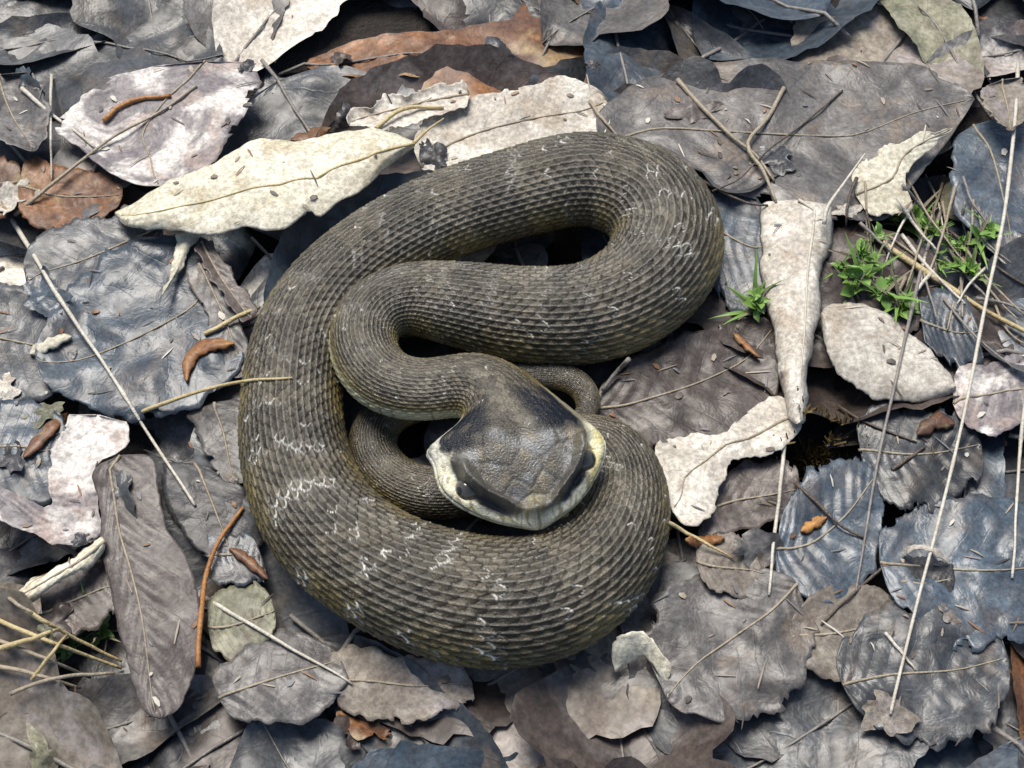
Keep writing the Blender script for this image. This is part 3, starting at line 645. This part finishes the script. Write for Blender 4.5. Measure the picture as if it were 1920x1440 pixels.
# head pigment
hp = 1-sstep(140, 172, D2 + 14*fbm(LX/20, D2/20, 2))
hc = np.zeros_like(col) + np.array([0.115, 0.104, 0.080])
hc = mixc(hc, (0.20, 0.205, 0.20), sstep(0.0, 0.5, fbm(LX/26+3, D2/26, 3)))
hc = mixc(hc, (0.20, 0.16, 0.085), sstep(0.1, 0.5, fbm(LX/22+13, D2/22+8, 3))*0.8)
hc *= (0.85 + 0.30*np.mod(pid*0.618, 1))[..., None]
band = np.exp(-((D2-50-0.22*np.abs(LX))/12)**2)*sstep(-0.25, 0.1, fbm(LX/25, D2/25+5, 2)+0.1)*(np.abs(LX) < 105)
lor = np.exp(-((aLX-ridx-22)/13)**2)*sstep(15, 35, D2)*(1-sstep(120, 160, D2))*(cs > 0)
hc = mixc(hc, (0.030, 0.032, 0.040), np.clip(band*0.7+lor, 0, 1)*0.88)
mid_ = np.exp(-((D2-40)/16)**2-(LX/13)**2); hc = mixc(hc, (0.22, 0.17, 0.03), mid_*0.7)
hc = mixc(hc, (0.07, 0.066, 0.058), groove*0.8)
lipc = np.zeros_like(col) + np.array([0.84, 0.80, 0.58]); lipc = mixc(lipc, (0.62, 0.55, 0.22), sstep(0.0, 0.5, fbm(angp*3, aTH*4, 3)))
lipc = mixc(lipc, (0.20, 0.15, 0.08), lipseam*0.75); lipc = mixc(lipc, (0.25, 0.19, 0.08), sstep(0.12, 0.3, fbm(LX/9+50, D2/9+aTH*8, 3))*0.75); lipc = mixc(lipc, (0.06, 0.04, 0.035), mouth*0.9)
lm = sstep(0.80, 0.86, RIM + 0.07*fbm(angp*5, RIM*9+2, 3))*(1-0.9*np.exp(-((D2-22)/10)**2-(LX/20)**2))
hc = hc*(1-lm[..., None]) + lipc*lm[..., None]
col = col*(1-hp[..., None]) + hc*hp[..., None]
# black patch on each side of the neck, pale skin at the jaw corner
bth = np.where(TH < 0, 0.66, 0.60); bdd = np.where(TH < 0, 184, 182)
blk = np.exp(-((D2-bdd)/44)**6-((aTH-bth-0.10*fbm(D2/18, TH*3, 2))/0.40)**6)
col = mixc(col, (0.006, 0.008, 0.014), np.clip(blk*1.15, 0, 1)*(1.0-0.35*(rnd > 0.8)))
jaw = sstep(0.98, 1.08, aTH+0.12*fbm(TH*7, D2/14, 2))*np.exp(-((D2-180)/48)**4)*np.where(TH < 0, 1.0, 0.25); col = mixc(col, (0.74, 0.72, 0.60), jaw*0.95)
jawspot = sstep(0.1, 0.25, fbm(TH*9, TT*1.2+4, 2))*jaw; col = mixc(col, (0.2, 0.19, 0.14), jawspot*0.7)
col = np.clip(col, 0.004, 0.9)

BV = VV.reshape(-1, 3); orgS = np.array([0.0, 0.0, 0.004])
bf = grid_faces(NR, NTH, True)
me = mesh_np('snake_body', BV-orgS, bf, colors={'pigment': col.reshape(-1, 3)})
k = NT('snake_skin'); at_ = k.n('ShaderNodeAttribute'); at_.attribute_name = 'pigment'; tc = k.n('ShaderNodeTexCoord')
f1 = k.noise(tc.outputs['Object'], 1500, 3, 0.6, 0.35, 0.65); f2 = k.noise(tc.outputs['Object'], 60, 4, 0.6, 0.35, 0.65)
sc = k.n('ShaderNodeVectorMath', operation='SCALE'); k.l(at_.outputs['Color'], sc.inputs[0])
lum = k.n('ShaderNodeSeparateColor'); k.l(at_.outputs['Color'], lum.inputs[0])
k.l(k.val('MULTIPLY_ADD', lum.outputs[1], 5.0, 0.25, clamp=True), k.b.inputs['Specular IOR Level'])
k.l(k.val('ADD', k.val('MULTIPLY', f1, 0.3), k.val('MULTIPLY_ADD', f2, 0.25, 0.73)), sc.inputs['Scale'])
k.l(sc.outputs[0], k.b.inputs['Base Color']); k.l(k.val('MULTIPLY_ADD', f2, 0.16, 0.20), k.b.inputs['Roughness'])
bp = k.n('ShaderNodeBump'); bp.inputs['Strength'].default_value = 0.5; bp.inputs['Distance'].default_value = 0.0003
k.l(f1, bp.inputs['Height']); k.l(bp.outputs[0], k.b.inputs['Normal'])
snake = empty('snake', orgS)
tag(snake, 'coiled grey brown keel-scaled snake with flattened head resting on its own coils', 'snake')
body = link('body', me, k.m, snake)
# eyes
ke = NT('snake_eye'); tce = ke.n('ShaderNodeTexCoord'); sx_ = ke.n('ShaderNodeSeparateXYZ'); ke.l(tce.outputs['Object'], sx_.inputs[0])
rr = ke.val('LENGTH', 0) if False else None
ky = ke.n('ShaderNodeVectorMath', operation='LENGTH'); kp = ke.n('ShaderNodeCombineXYZ')
ke.l(sx_.outputs[0], kp.inputs[0]); ke.l(sx_.outputs[1], kp.inputs[1]); ke.l(kp.outputs[0], ky.inputs[0])
iris = ke.val('LESS_THAN', ky.outputs['Value'], 0.0013)
ke.l(ke.mix(iris, (0.07, 0.065, 0.05), (0.006, 0.006, 0.008)), ke.b.inputs['Base Color'])
ke.b.inputs['Roughness'].default_value = 0.06; ke.b.inputs['Coat Weight'].default_value = 1.0
def ball(name, r, nu=20, nvv=14):
    a = np.linspace(0, math.pi, nvv); b = np.linspace(0, 2*math.pi, nu, endpoint=False); Aa, Bb = np.meshgrid(a, b, indexing='ij')
    return mesh_np(name, np.stack([r*np.sin(Aa)*np.cos(Bb), r*np.sin(Aa)*np.sin(Bb), r*np.cos(Aa)], -1).reshape(-1, 3), grid_faces(nvv, nu, True))
em = ball('eye_ball', 0.0042)
ir = int(np.argmin(np.abs(d-90)))
for sg in (-1, 1):
    jt = int(np.argmin(np.abs(th - sg*0.95)))
    e = link('eye', em, ke.m, snake)
    p = VV[ir, jt]; outw = sg*LAT[ir]*0.8 + UPP[ir]*0.65 - T[ir]*0.15; outw = outw/np.linalg.norm(outw)
    e.location = p - orgS - outw*0.0018
    e.rotation_euler = Vector(outw).to_track_quat('Z', 'Y').to_euler()

#@@DETAIL
# ------------------------------------------------------------------ straws, twigs, sprouts laid on what is under them
bpy.context.view_layer.update()
dg = bpy.context.evaluated_depsgraph_get()
def surf(x, y, top=0.2):
    hit, loc, nor, idx, ob, mt = scene.ray_cast(dg, Vector((x, y, top)), Vector((0, 0, -1)))
    return (loc.z, ob, nor) if hit else (0.0, None, Vector((0, 0, 1)))
# bare soil that shows between the leaves gets more of the bottom leaves; mostly dark ones in the hollows, whose shade goes into the colour
nadd = 0
for x in np.arange(-0.25, 0.251, 0.021):
    for y in np.arange(-0.21, 0.27, 0.021):
        xx, yy = x+random.uniform(-.008, .008), y+random.uniform(-.008, .008)
        z_, ob_, n_ = surf(xx, yy)
        if ob_ is not None and ob_.name.startswith('forest_ground') and nadd < 75:
            inh = any(math.hypot(xx-hx, yy-hy) < hr*1.5 for hx, hy, hr in HOL)
            if inh and random.random() < 0.8: continue
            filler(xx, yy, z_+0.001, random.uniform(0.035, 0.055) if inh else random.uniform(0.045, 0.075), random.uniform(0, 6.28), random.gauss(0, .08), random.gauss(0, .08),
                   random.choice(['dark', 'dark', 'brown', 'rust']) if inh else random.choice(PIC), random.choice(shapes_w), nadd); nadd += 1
bpy.context.view_layer.update(); dg = bpy.context.evaluated_depsgraph_get()
# torn fragments strewn on top
def scrap_proto(seed):
    n, m = 16, 10; U, Vv = np.meshgrid(np.linspace(-1, 1, n), np.linspace(-1, 1, m), indexing='ij')
    a = np.arctan2(Vv, U); r = np.maximum(np.abs(U), np.abs(Vv)); q = np.hypot(U, Vv)+1e-9
    rad = 0.5*(1+0.9*fbm(np.cos(a)*1.7+seed, np.sin(a)*1.7+seed*2, 3))
    X = U/q*r*rad; Y = Vv/q*r*rad*(0.45+0.3*math.sin(seed*3)**2)
    Z = 0.30*math.sin(seed*5)*X*X + 0.5*math.cos(seed*7)*Y*Y + 0.22*fbm(X*3+seed, Y*3, 3)
    return mesh_np('scrap', np.stack([X, Y, Z], -1).reshape(-1, 3)*0.02, grid_faces(n, m), uv=np.stack([U.ravel()*.3+.5, Vv.ravel()*.3+.8], 1))
SCR = [scrap_proto(x) for x in (0.7, 1.9, 3.3, 4.1, 5.6, 6.8, 8.2, 9.1)]
for m_ in SCR: m_.materials.append(PAL['tan'])
placed = 0
for i in range(900):
    if placed >= 45: break
    x, y = random.uniform(-0.20, 0.20), random.uniform(-0.18, 0.24)
    z_, ob_, nor = surf(x, y)
    if ob_ is None or ob_.parent is None or ob_.parent.name.startswith('snake') or (ob_.material_slots and ob_.material_slots[0].material in (PAL['cream'], PAL['white'])): continue
    pal = random.choice(['tan', 'brown', 'mauve', 'slate', 'blue', 'dark', 'brown', 'white', 'rust', 'olive', 'mauve', 'slate'])
    o = link('leaf_fragment', random.choice(SCR), None); q = random.uniform(0.3, 1.0); o.scale = (q, q, q)
    o.material_slots[0].link = 'OBJECT'; o.material_slots[0].material = PAL[pal]
    o.rotation_mode = 'QUATERNION'
    from mathutils import Quaternion
    o.rotation_quaternion = Vector((0, 0, 1)).rotation_difference(nor) @ Quaternion((0, 0, 1), random.uniform(0, 6.28))
    o.location = (x, y, z_+0.0012*q); placed += 1
    tag(o, f'small torn {WORD[pal]} leaf fragment lying on top of the litter', 'leaf fragment', f'small torn {WORD[pal]} leaf fragments on the litter')
bpy.context.view_layer.update(); dg = bpy.context.evaluated_depsgraph_get()
def hull_up(t, h):
    keep = [0]
    for i in range(1, len(t)):
        while len(keep) >= 2:
            a, b = keep[-2], keep[-1]
            if (h[b]-h[a])*(t[i]-t[a]) <= (h[i]-h[a])*(t[b]-t[a]): keep.pop()
            else: break
        keep.append(i)
    return np.interp(t, t[keep], h[keep])
def straw(name, label, pts, rpx, mat, cat='straw', group=None, taper=0.6, lift=0.0, nodes=True, sag=0.75, wob=1.2, z=None):
    L = sum(math.hypot(pts[i+1][0]-pts[i][0], pts[i+1][1]-pts[i][1]) for i in range(len(pts)-1))
    n = max(10, int(L/14)); q = spline([(p[0], p[1]) for p in pts], n)
    sd = len(bpy.data.objects)*0.37; u = np.linspace(0, 1, n)
    q[:, 0] += wob*2*fbm(u*6+sd, u*0+sd, 2); q[:, 1] += wob*2*fbm(u*6-sd, u*0+sd+9, 2)
    r = rpx*PX*0.85
    zz = np.full(n, 1.2) if z is None else np.interp(u, np.linspace(0, 1, len(z)), z)
    if z is None:
        for it in range(3):
            W = gp(q[:, 0], q[:, 1], zz)
            h = np.array([surf(*p[:2])[0] for p in W])
            t = np.concatenate([[0], np.cumsum(np.linalg.norm(np.diff(W[:, :2], axis=0), axis=1))])
            hz = hull_up(t, h)*sag + h*(1-sag)
            hz = np.maximum(hz, h) + r*0.8
            kk = np.array([1, 2, 3, 2, 1.])/9; hz = np.convolve(np.pad(hz, 2, mode='edge'), kk, 'valid')
            zz = hz/CM + lift
    W = gp(q[:, 0], q[:, 1], zz)
    R = r*(1-(1-taper)*u)*(1+0.28*fbm(u*n/5+sd, u*0+sd, 2))
    if nodes and n > 24:
        for c in (0.27, 0.61): R = R*(1+0.28*np.exp(-((u-c)/0.012)**2))
    org = np.array([W[:, 0].mean(), W[:, 1].mean(), W[:, 2].min()-r])
    o = link(name, tube_mesh(name, W, R, 8, org), STEM[mat]); o.location = org
    return tag(o, label, cat, group)
ST = straw
ST('straw', 'longest white straw slanting from the corner scrap past the mottled leaf', [(1908,120),(1902,230),(1884,400),(1850,560),(1815,740),(1770,940),(1725,1110),(1688,1262),(1670,1340)], 5.0, 'straw')
ST('straw', 'grey straw running from the seedlings over the pinkish oval leaf', [(1770,380),(1735,480),(1705,600),(1672,745),(1640,900),(1605,1112)], 5.0, 'grey', taper=0.5)
ST('straw', 'short pale straw rising from the dark gap below the torn leaf', [(1472,822),(1462,920),(1450,1030),(1442,1116)], 4.5, 'straw', taper=0.7)
ST('straw', 'thin white straw beside the wide blue speckled leaf', [(1930,720),(1916,800),(1908,930),(1898,1085)], 4.5, 'straw')
ST('straw', 'pale straw over the broad grey leaf pointing at the rolled leaf', [(1270,150),(1310,195),(1372,255),(1415,290),(1452,340)], 6, 'buff')
ST('twig', 'light brown forked twig on the broad grey leaf', [(1470,165),(1440,220),(1402,270),(1430,320),(1455,380)], 6, 'buff', 'twig')
ST('twig', 'thin dark twig curving across the broad grey leaf', [(1580,170),(1500,235),(1430,290),(1385,335),(1335,358)], 3, 'twig', 'twig')
ST('twig', 'dark twig poking out from the hairpin bend towards the rolled leaf', [(1320,340),(1360,362),(1400,380),(1440,385)], 4, 'twig', 'twig')
ST('straw', 'thick yellowish straw crossing the seedlings to the litter edge', [(1655,455),(1720,500),(1790,545),(1860,590),(1960,640)], 8, 'yellow')
ST('straw', 'thin grey straw below the thick yellowish one', [(1770,560),(1810,610),(1850,650),(1900,690)], 3.5, 'grey')
ST('straw', 'thin brown upright straw before the folded cream leaf', [(1622,340),(1626,420),(1632,490),(1640,540)], 3, 'buff')
for i, p in enumerate([[(1700,335),(1745,410),(1800,480),(1860,540)], [(1770,330),(1750,400),(1725,460),(1700,540)], [(1790,350),(1770,430),(1740,520)], [(1720,380),(1790,440),(1870,500),(1930,540)],
                       [(1840,520),(1870,560),(1910,600)], [(1690,440),(1740,500),(1810,570)], [(1860,560),(1890,620),(1930,650)], [(1800,450),(1850,520),(1920,590)],
                       [(1735,330),(1760,380),(1772,450)], [(1830,560),(1890,570),(1940,590)]] + [[(ax, ay), (ax+dx_*0.5+random.uniform(-9, 9), ay+dy_*0.5), (ax+dx_, ay+dy_)] for ax, ay, dx_, dy_ in [(random.uniform(1570, 1860), random.uniform(330, 520), random.uniform(-60, 90), random.uniform(50, 130)) for _ in range(26)]]):
    ST('dead_stem', 'thin brown dead stem in the tangle behind the green seedlings', p, random.uniform(3.0, 5.0), random.choice(['buff', 'grey', 'twig', 'straw', 'buff']), 'stem', 'tangled dead stems behind the seedlings', lift=random.uniform(0, .25))
ST('straw', 'short white straw crossing the foot of the longest white straw', [(1660,1186),(1688,1220),(1716,1256)], 4, 'straw')
ST('twig', 'dark slanting twig beside the tan grey leaf', [(1660,1060),(1620,1095),(1580,1130),(1540,1172)], 4, 'twig', 'twig')
ST('twig', 'brown knotty twig on the blue grey leaf right of the torn leaf', [(1490,905),(1530,940),(1575,985),(1625,1012)], 4.5, 'twig', 'twig')
ST('twig', 'thin dark twig under the grey straw on the slate leaf', [(1570,760),(1620,790),(1680,815),(1720,830)], 3.5, 'twig', 'twig')
ST('twig', 'short dark twig pointing away from the slate leaf with a hook', [(1672,880),(1700,862),(1735,838)], 4.5, 'twig', 'twig')
ST('straw', 'pale straw sliver over the orange crumb by the torn leaf', [(1246,976),(1290,1000),(1330,1022),(1376,1048)], 4, 'yellow')
ST('straw', 'long white straw leading down to the dark gap beside the left coil', [(22,412),(110,555),(200,690),(290,830),(366,948)], 5.5, 'straw')
ST('straw', 'buff straw slanting over the blotched mauve leaf', [(28,402),(110,335),(205,262),(290,215),(370,160)], 5.0, 'buff')
ST('straw', 'white straw sliver lying on the blotched mauve leaf', [(40,165),(90,208),(140,245),(182,278)], 5.5, 'straw')
ST('straw', 'very thin upright straw beside the pale-rimmed grey leaf', [(96,140),(95,220),(97,338)], 4.0, 'straw')
ST('straw', 'pale curved straw with its tip resting on the left coil', [(232,784),(310,755),(400,726),(470,714),(548,708)], 5.0, 'yellow')
ST('straw', 'pale straw slanting away below the orange twig', [(384,1120),(460,1165),(540,1212),(622,1258),(660,1282)], 4.5, 'straw')
ST('twig', 'orange brown twig bent upward beside the ribbed leaf', [(372,1250),(374,1180),(384,1090),(408,1020),(456,952)], 6.0, 'orange', 'twig', taper=0.7)
ST('twig', 'orange rotten stem piece on the blotched mauve leaf', [(196,226),(222,200),(262,186),(320,180)], 8, 'orange', 'twig', taper=0.5)
ST('twig', 'short pale sheath lying by the left coil above the curled husk', [(384,626),(430,602),(486,576)], 6, 'yellow', 'twig')
ST('stem', 'yellow curved stem above the pale crumpled leaf', [(705,242),(735,215),(770,202),(832,202)], 6, 'yellow', 'stem')
ST('twig', 'short buff twig touching the far side of the coil', [(1105,190),(1135,230),(1165,262)], 4.5, 'buff', 'twig')
ST('twig', 'white splinter sticking out from behind the snake neck', [(1000,726),(1030,748),(1066,772)], 4.0, 'straw', 'twig', z=[3.0, 3.1, 3.2])
ST('twig', 'grey twig emerging from under the front of the hairpin bend', [(1180,672),(1150,705),(1128,732)], 6, 'grey', 'twig')
for i, p in enumerate([[(-30,1150),(60,1190),(150,1225),(228,1252)], [(-20,1195),(70,1228),(170,1270)], [(50,1146),(130,1190),(228,1240)], [(-30,1245),(60,1262),(150,1290)], [(60,1275),(90,1235),(125,1190)],
                       [(-30,1225),(40,1205),(110,1180)], [(-20,1100),(10,1118),(60,1150)], [(20,1300),(110,1270),(215,1262)]]):
    ST('straw', 'yellowish straw in the crossed bundle beside the ribbed leaf', p, random.uniform(4, 7), random.choice(['yellow', 'buff', 'yellow']), 'straw', 'straws of the crossed bundle', lift=0.05*i)

def sliver(name, label, pts, wpx, pal, cat, roll=0.2, **kw):
    roll = 0.14
    q = spline(pts, 8); zc = []
    for p in q:
        z_ = 1.0
        for it in range(2): w = gp(p[0], p[1], z_); z_ = surf(w[0], w[1])[0]/CM
        zc.append(z_)
    zc = np.convolve(np.pad(zc, 1, mode='edge'), [.25, .5, .25], 'valid') + 0.08
    t = np.gradient(q, axis=0); t /= np.linalg.norm(t, axis=1)[:, None]; nn = np.stack([-t[:, 1], t[:, 0]], 1)*wpx
    prof = np.array([0.15, 0.7, 0.95, 0.8, 1.0, 0.75, 0.6, 0.1])[:, None]
    return traced_leaf(name, label, cat, np.column_stack([q-nn*prof, zc]).tolist(), np.column_stack([q+nn*prof, zc]).tolist(), pal=pal, roll=roll, jag=1.6, wrinkle=0.05, rib_on=False, n=30, m=14, bite=0.0, pinch=0.0, vein_h=0, group=None, **kw)
sliver('husk', 'curled amber husk against the left coil', [(350,715),(356,672),(388,650),(440,644)], 13, 'amber', 'husk', 0.3)
sliver('husk', 'reddish brown seed husk on the hooked bleached leaf', [(44,858),(82,818),(128,774)], 13, 'rust', 'husk', 0.3)
sliver('bark_sliver', 'orange brown bark sliver at the foot of the left coil', [(430,1028),(465,1052),(502,1086)], 11, 'rust', 'bark')
sliver('wood_chip', 'pale wood chip on the dark slate leaf', [(56,664),(95,644),(134,631)], 12, 'cream', 'chip', 0.1)
sliver('leaf_crumb', 'bright orange crumb by the torn leaf', [(1285,1012),(1325,1016),(1358,1008)], 13, 'amber', 'crumb')
sliver('leaf_crumb', 'orange leaf crumb on the blue grey leaf', [(1502,996),(1525,984),(1550,970)], 9, 'amber', 'crumb')
sliver('leaf_crumb', 'reddish sliver on the brownish mauve leaf', [(1375,625),(1400,650),(1424,670)], 6, 'rust', 'crumb')
sliver('leaf_crumb', 'rusty curled scrap above the dark hooked twig', [(1720,815),(1755,790),(1790,795)], 16, 'rust', 'crumb')
sliver('leaf_crumb', 'reddish brown scrap in the dark hollow behind the long oak leaf', [(545,262),(580,256),(620,240)], 12, 'rust', 'crumb')

# green seedlings: stem plus narrow leaflets
def leaflet_mesh(seed):
    n, m = 12, 5; u = np.linspace(0, 1, n); v = np.linspace(-1, 1, m); U, Vv = np.meshgrid(u, v, indexing='ij')
    w = 0.20*np.sin(math.pi*u**0.75)**0.8*(1+0.25*np.abs(np.sin(u*math.pi*2.5)))
    Z = 0.12*np.abs(Vv)*w[:, None]/0.2 + 0.28*np.sin(U*1.9+seed) * U
    me = mesh_np('leaflet', np.stack([U, Vv*w[:, None], Z], -1).reshape(-1, 3), grid_faces(n, m)); me.materials.append(M_GREEN); return me
LFM = [leaflet_mesh(x) for x in (0.0, 0.5, 1.1)]
def blade_mesh(seed, mat):
    n = 10; u = np.linspace(0, 1, n); w = 0.045*(1-u**2.2)+0.004
    P_ = np.stack([u, 0*u, -0.25*u**2*(1+0.4*math.sin(seed))], 1)
    V = np.concatenate([P_+np.stack([0*u, -w, w*0.5], 1), P_, P_+np.stack([0*u, w, w*0.5], 1)], 1).reshape(-1, 3)
    me = mesh_np('grass_blade', V, grid_faces(n, 3)); me.materials.append(mat); return me
BLM = [blade_mesh(0.3, M_GREEN), blade_mesh(2.0, M_GREEN), blade_mesh(4.0, M_GREEN2), blade_mesh(5.0, STEM['buff'])]
def seedling(px, py, label, nl, size, spread):
    W = gp(px, py, 0.9); z0 = surf(W[0], W[1])[0]
    W = gp(px, py, z0/CM); root = empty('green_seedling', (W[0], W[1], z0)); tag(root, label, 'seedling', 'green seedlings')
    for k_ in range(3):
        a = random.uniform(0, 6.28); r_ = size*random.uniform(0.1, 0.7)*(k_ > 0); h = size*random.uniform(0.25, 0.7)
        bx_, by_ = r_*math.cos(a), r_*math.sin(a)
        link('stem', tube_mesh('stem', [(bx_*0.4, by_*0.4, -0.002), (bx_*0.8, by_*0.8, h*0.5), (bx_, by_, h)], [0.0005, 0.0004, 0.0003], 6), STEM['green'], root)
        for i in range(nl//2+1):
            bl = link('blade', random.choice(BLM), None, root); q = size*random.uniform(0.7, 1.5); bl.scale = (q, q, q)
            bl.location = (bx_, by_, 0); bl.rotation_euler = (random.gauss(0, .3), random.uniform(-1.2, -0.3), random.uniform(0, 6.28))
        for i in range(nl):
            l = link('leaflet', random.choice(LFM), None, root)
            q = size*random.uniform(0.2, 0.6); l.scale = (q, q*random.uniform(.8, 1.6), q)
            l.location = (bx_, by_, h*random.uniform(0.4, 1)); l.rotation_euler = (random.gauss(0, .5), random.uniform(-0.8, 0.35), random.uniform(0, 6.28))
for a in [(1700,425,'lobed green seedling nearest the folded cream leaf',7,0.012,1), (1615,490,'green seedling between the rolled leaf and the upright brown straw',6,0.010,1), (1600,552,'spreading green seedling above the pinkish oval leaf',8,0.013,1),
          (1690,580,'narrow green tuft against the grey straw',6,0.011,1), (1850,445,'green sprout beside the longest white straw',5,0.010,1), (1812,515,'pale green sprig among the tangled stems',6,0.009,1), (1745,440,'green seedling under the tangled stems',5,0.009,1),
          (1416,580,'green sprout squeezed between the snake and the rolled leaf',6,0.011,1), (188,1190,'dark green sprout beside the ribbed leaf',6,0.012,1), (1760,505,'tiny green shoot under the thick yellowish straw',4,0.008,1), (1790,470,'thin green shoot in the middle of the tangled stems',4,0.008,1), (1640,450,'green shoot at the edge of the folded cream leaf',4,0.008,1), (1575,505,'green shoot pressed against the rolled leaf',4,0.008,1), (1650,545,'small green seedling between the two larger ones over the oval leaf',5,0.008,1)]:
    seedling(*a)

# moss tuft
def moss(px, py, w, label, n=420):
    Vs, Fs = [], []
    W0 = gp(px, py, 0.9)
    for i in range(n):
        a = random.uniform(0, 6.28); r = abs(random.gauss(0, 0.5))*w*PX
        x, y = W0[0]+r*math.cos(a)*1.3, W0[1]+r*math.sin(a)
        zt = surf(x, y)[0]
        hgt_ = random.uniform(0.0015, 0.0055)*math.exp(-(r/(w*PX))**2); an = random.uniform(0, 6.28); le = random.uniform(0, 0.9)
        p0 = np.array([x, y, zt-0.0005]); p1 = p0 + np.array([math.cos(an)*le*hgt_, math.sin(an)*le*hgt_, hgt_])
        sd = np.array([-math.sin(an), math.cos(an), 0])*0.00035
        b = len(Vs); Vs += [p0-sd, p0+sd, p1+sd*0.8+np.array([0, 0, .0002]), p1-sd*0.8]; Fs.append((b, b+1, b+2, b+3))
    org = np.array([W0[0], W0[1], np.array(Vs)[:, 2].min()])
    o = link('moss_tuft', mesh_np('moss', np.array(Vs)-org, np.array(Fs), smooth=False), M_MOSS); o.location = org
    tag(o, label, 'moss', kind='stuff')
moss(1550, 805, 62, 'golden brown moss growing under the rolled leaf end')
moss(1500, 850, 35, 'wisp of brown moss beside the short pale straw', 160)

# fine crumbs of leaf and needles on everything but the snake
crV, crF, crC = [], [], []
CRC = [(0.10,0.08,0.065), (0.20,0.16,0.12), (0.36,0.31,0.24), (0.55,0.52,0.45), (0.06,0.05,0.045), (0.22,0.11,0.05), (0.15,0.15,0.16)]
for i in range(1500):
    x, y = random.uniform(-0.24, 0.24), random.uniform(-0.22, 0.29)
    z0, ob, nor = surf(x, y)
    if ob is None or ob.name.startswith('body') or ob.name.startswith('eye'): continue
    c = random.choice(CRC); L_ = random.uniform(0.0004, 0.0020); w_ = L_*random.uniform(0.2, 0.7) if random.random() < 0.6 else 0.0003; L_ = L_ if w_ > 0.0003 else L_*2.5
    a = random.uniform(0, 6.28); ca, sa = math.cos(a), math.sin(a)
    t1 = Vector((ca, sa, 0)); t1 = (t1 - nor*t1.dot(nor)).normalized(); t2 = nor.cross(t1)
    ce = Vector((x, y, z0)) + nor*0.0004; b = len(crV); lift_ = nor*random.uniform(0, 0.0006)
    for (q1, q2, up_) in ((-1, -.6, 0), (0, -1, 1), (1, -.3, 0), (.8, .5, 0), (0, 1, 1), (-.9, .6, 0)):
        crV.append(ce + t1*q1*L_*random.uniform(.8, 1.1) + t2*q2*w_ + lift_*up_); crC.append(c)
    crF += [(b, b+1, b+4, b+5), (b+1, b+2, b+3, b+4)]
kc = NT('leaf_crumbs'); ac = kc.n('ShaderNodeAttribute'); ac.attribute_name = 'pigment'; kc.l(ac.outputs['Color'], kc.b.inputs['Base Color']); kc.b.inputs['Roughness'].default_value = 0.5
o = link('leaf_crumbs', mesh_np('leaf_crumbs', np.array([v[:] for v in crV]), np.array(crF), smooth=False, colors={'pigment': np.array(crC)}), kc.m)
tag(o, 'fine crumbs of broken leaves and needles strewn over the litter', 'leaf crumbs', kind='stuff')

# ------------------------------------------------------------------ loose leaves and fragments named by the leaf they lie next to
import re
CUT = re.compile(r' (under|beside|behind|with|in|by|over|below|above|touching|rolled|spreading|lying|against|carrying|cupped|bearing|hanging|slanting|wedged|arching|scattered|crossed|tucked|bent|shaded|between|right|beneath|at|standing|strip|corner|arched|growing) .*')
anch = {}
for o in COL.objects:
    if o.parent is None and o.get('group') == 'dead leaves of the litter':
        anch.setdefault(CUT.sub('', o['label']), []).append(o)
anch = [(k_, v_[0]) for k_, v_ in anch.items() if len(v_) == 1]
for o in COL.objects:
    if o.parent is None and (o.name.startswith('loose_leaf') or o.name.startswith('leaf_fragment')):
        k_, a_ = min(anch, key=lambda q: (q[1].location.xy-o.location.xy).length)
        if (a_.location.xy-o.location.xy).length > 0.055: continue
        if o.name.startswith('loose_leaf'): o['label'] = o['label'].split(' lying')[0].replace(' leaf', ' loose leaf') + f' lying low next to the {k_}'
        else: o['label'] = o['label'].split(' lying')[0] + f' next to the {k_}'
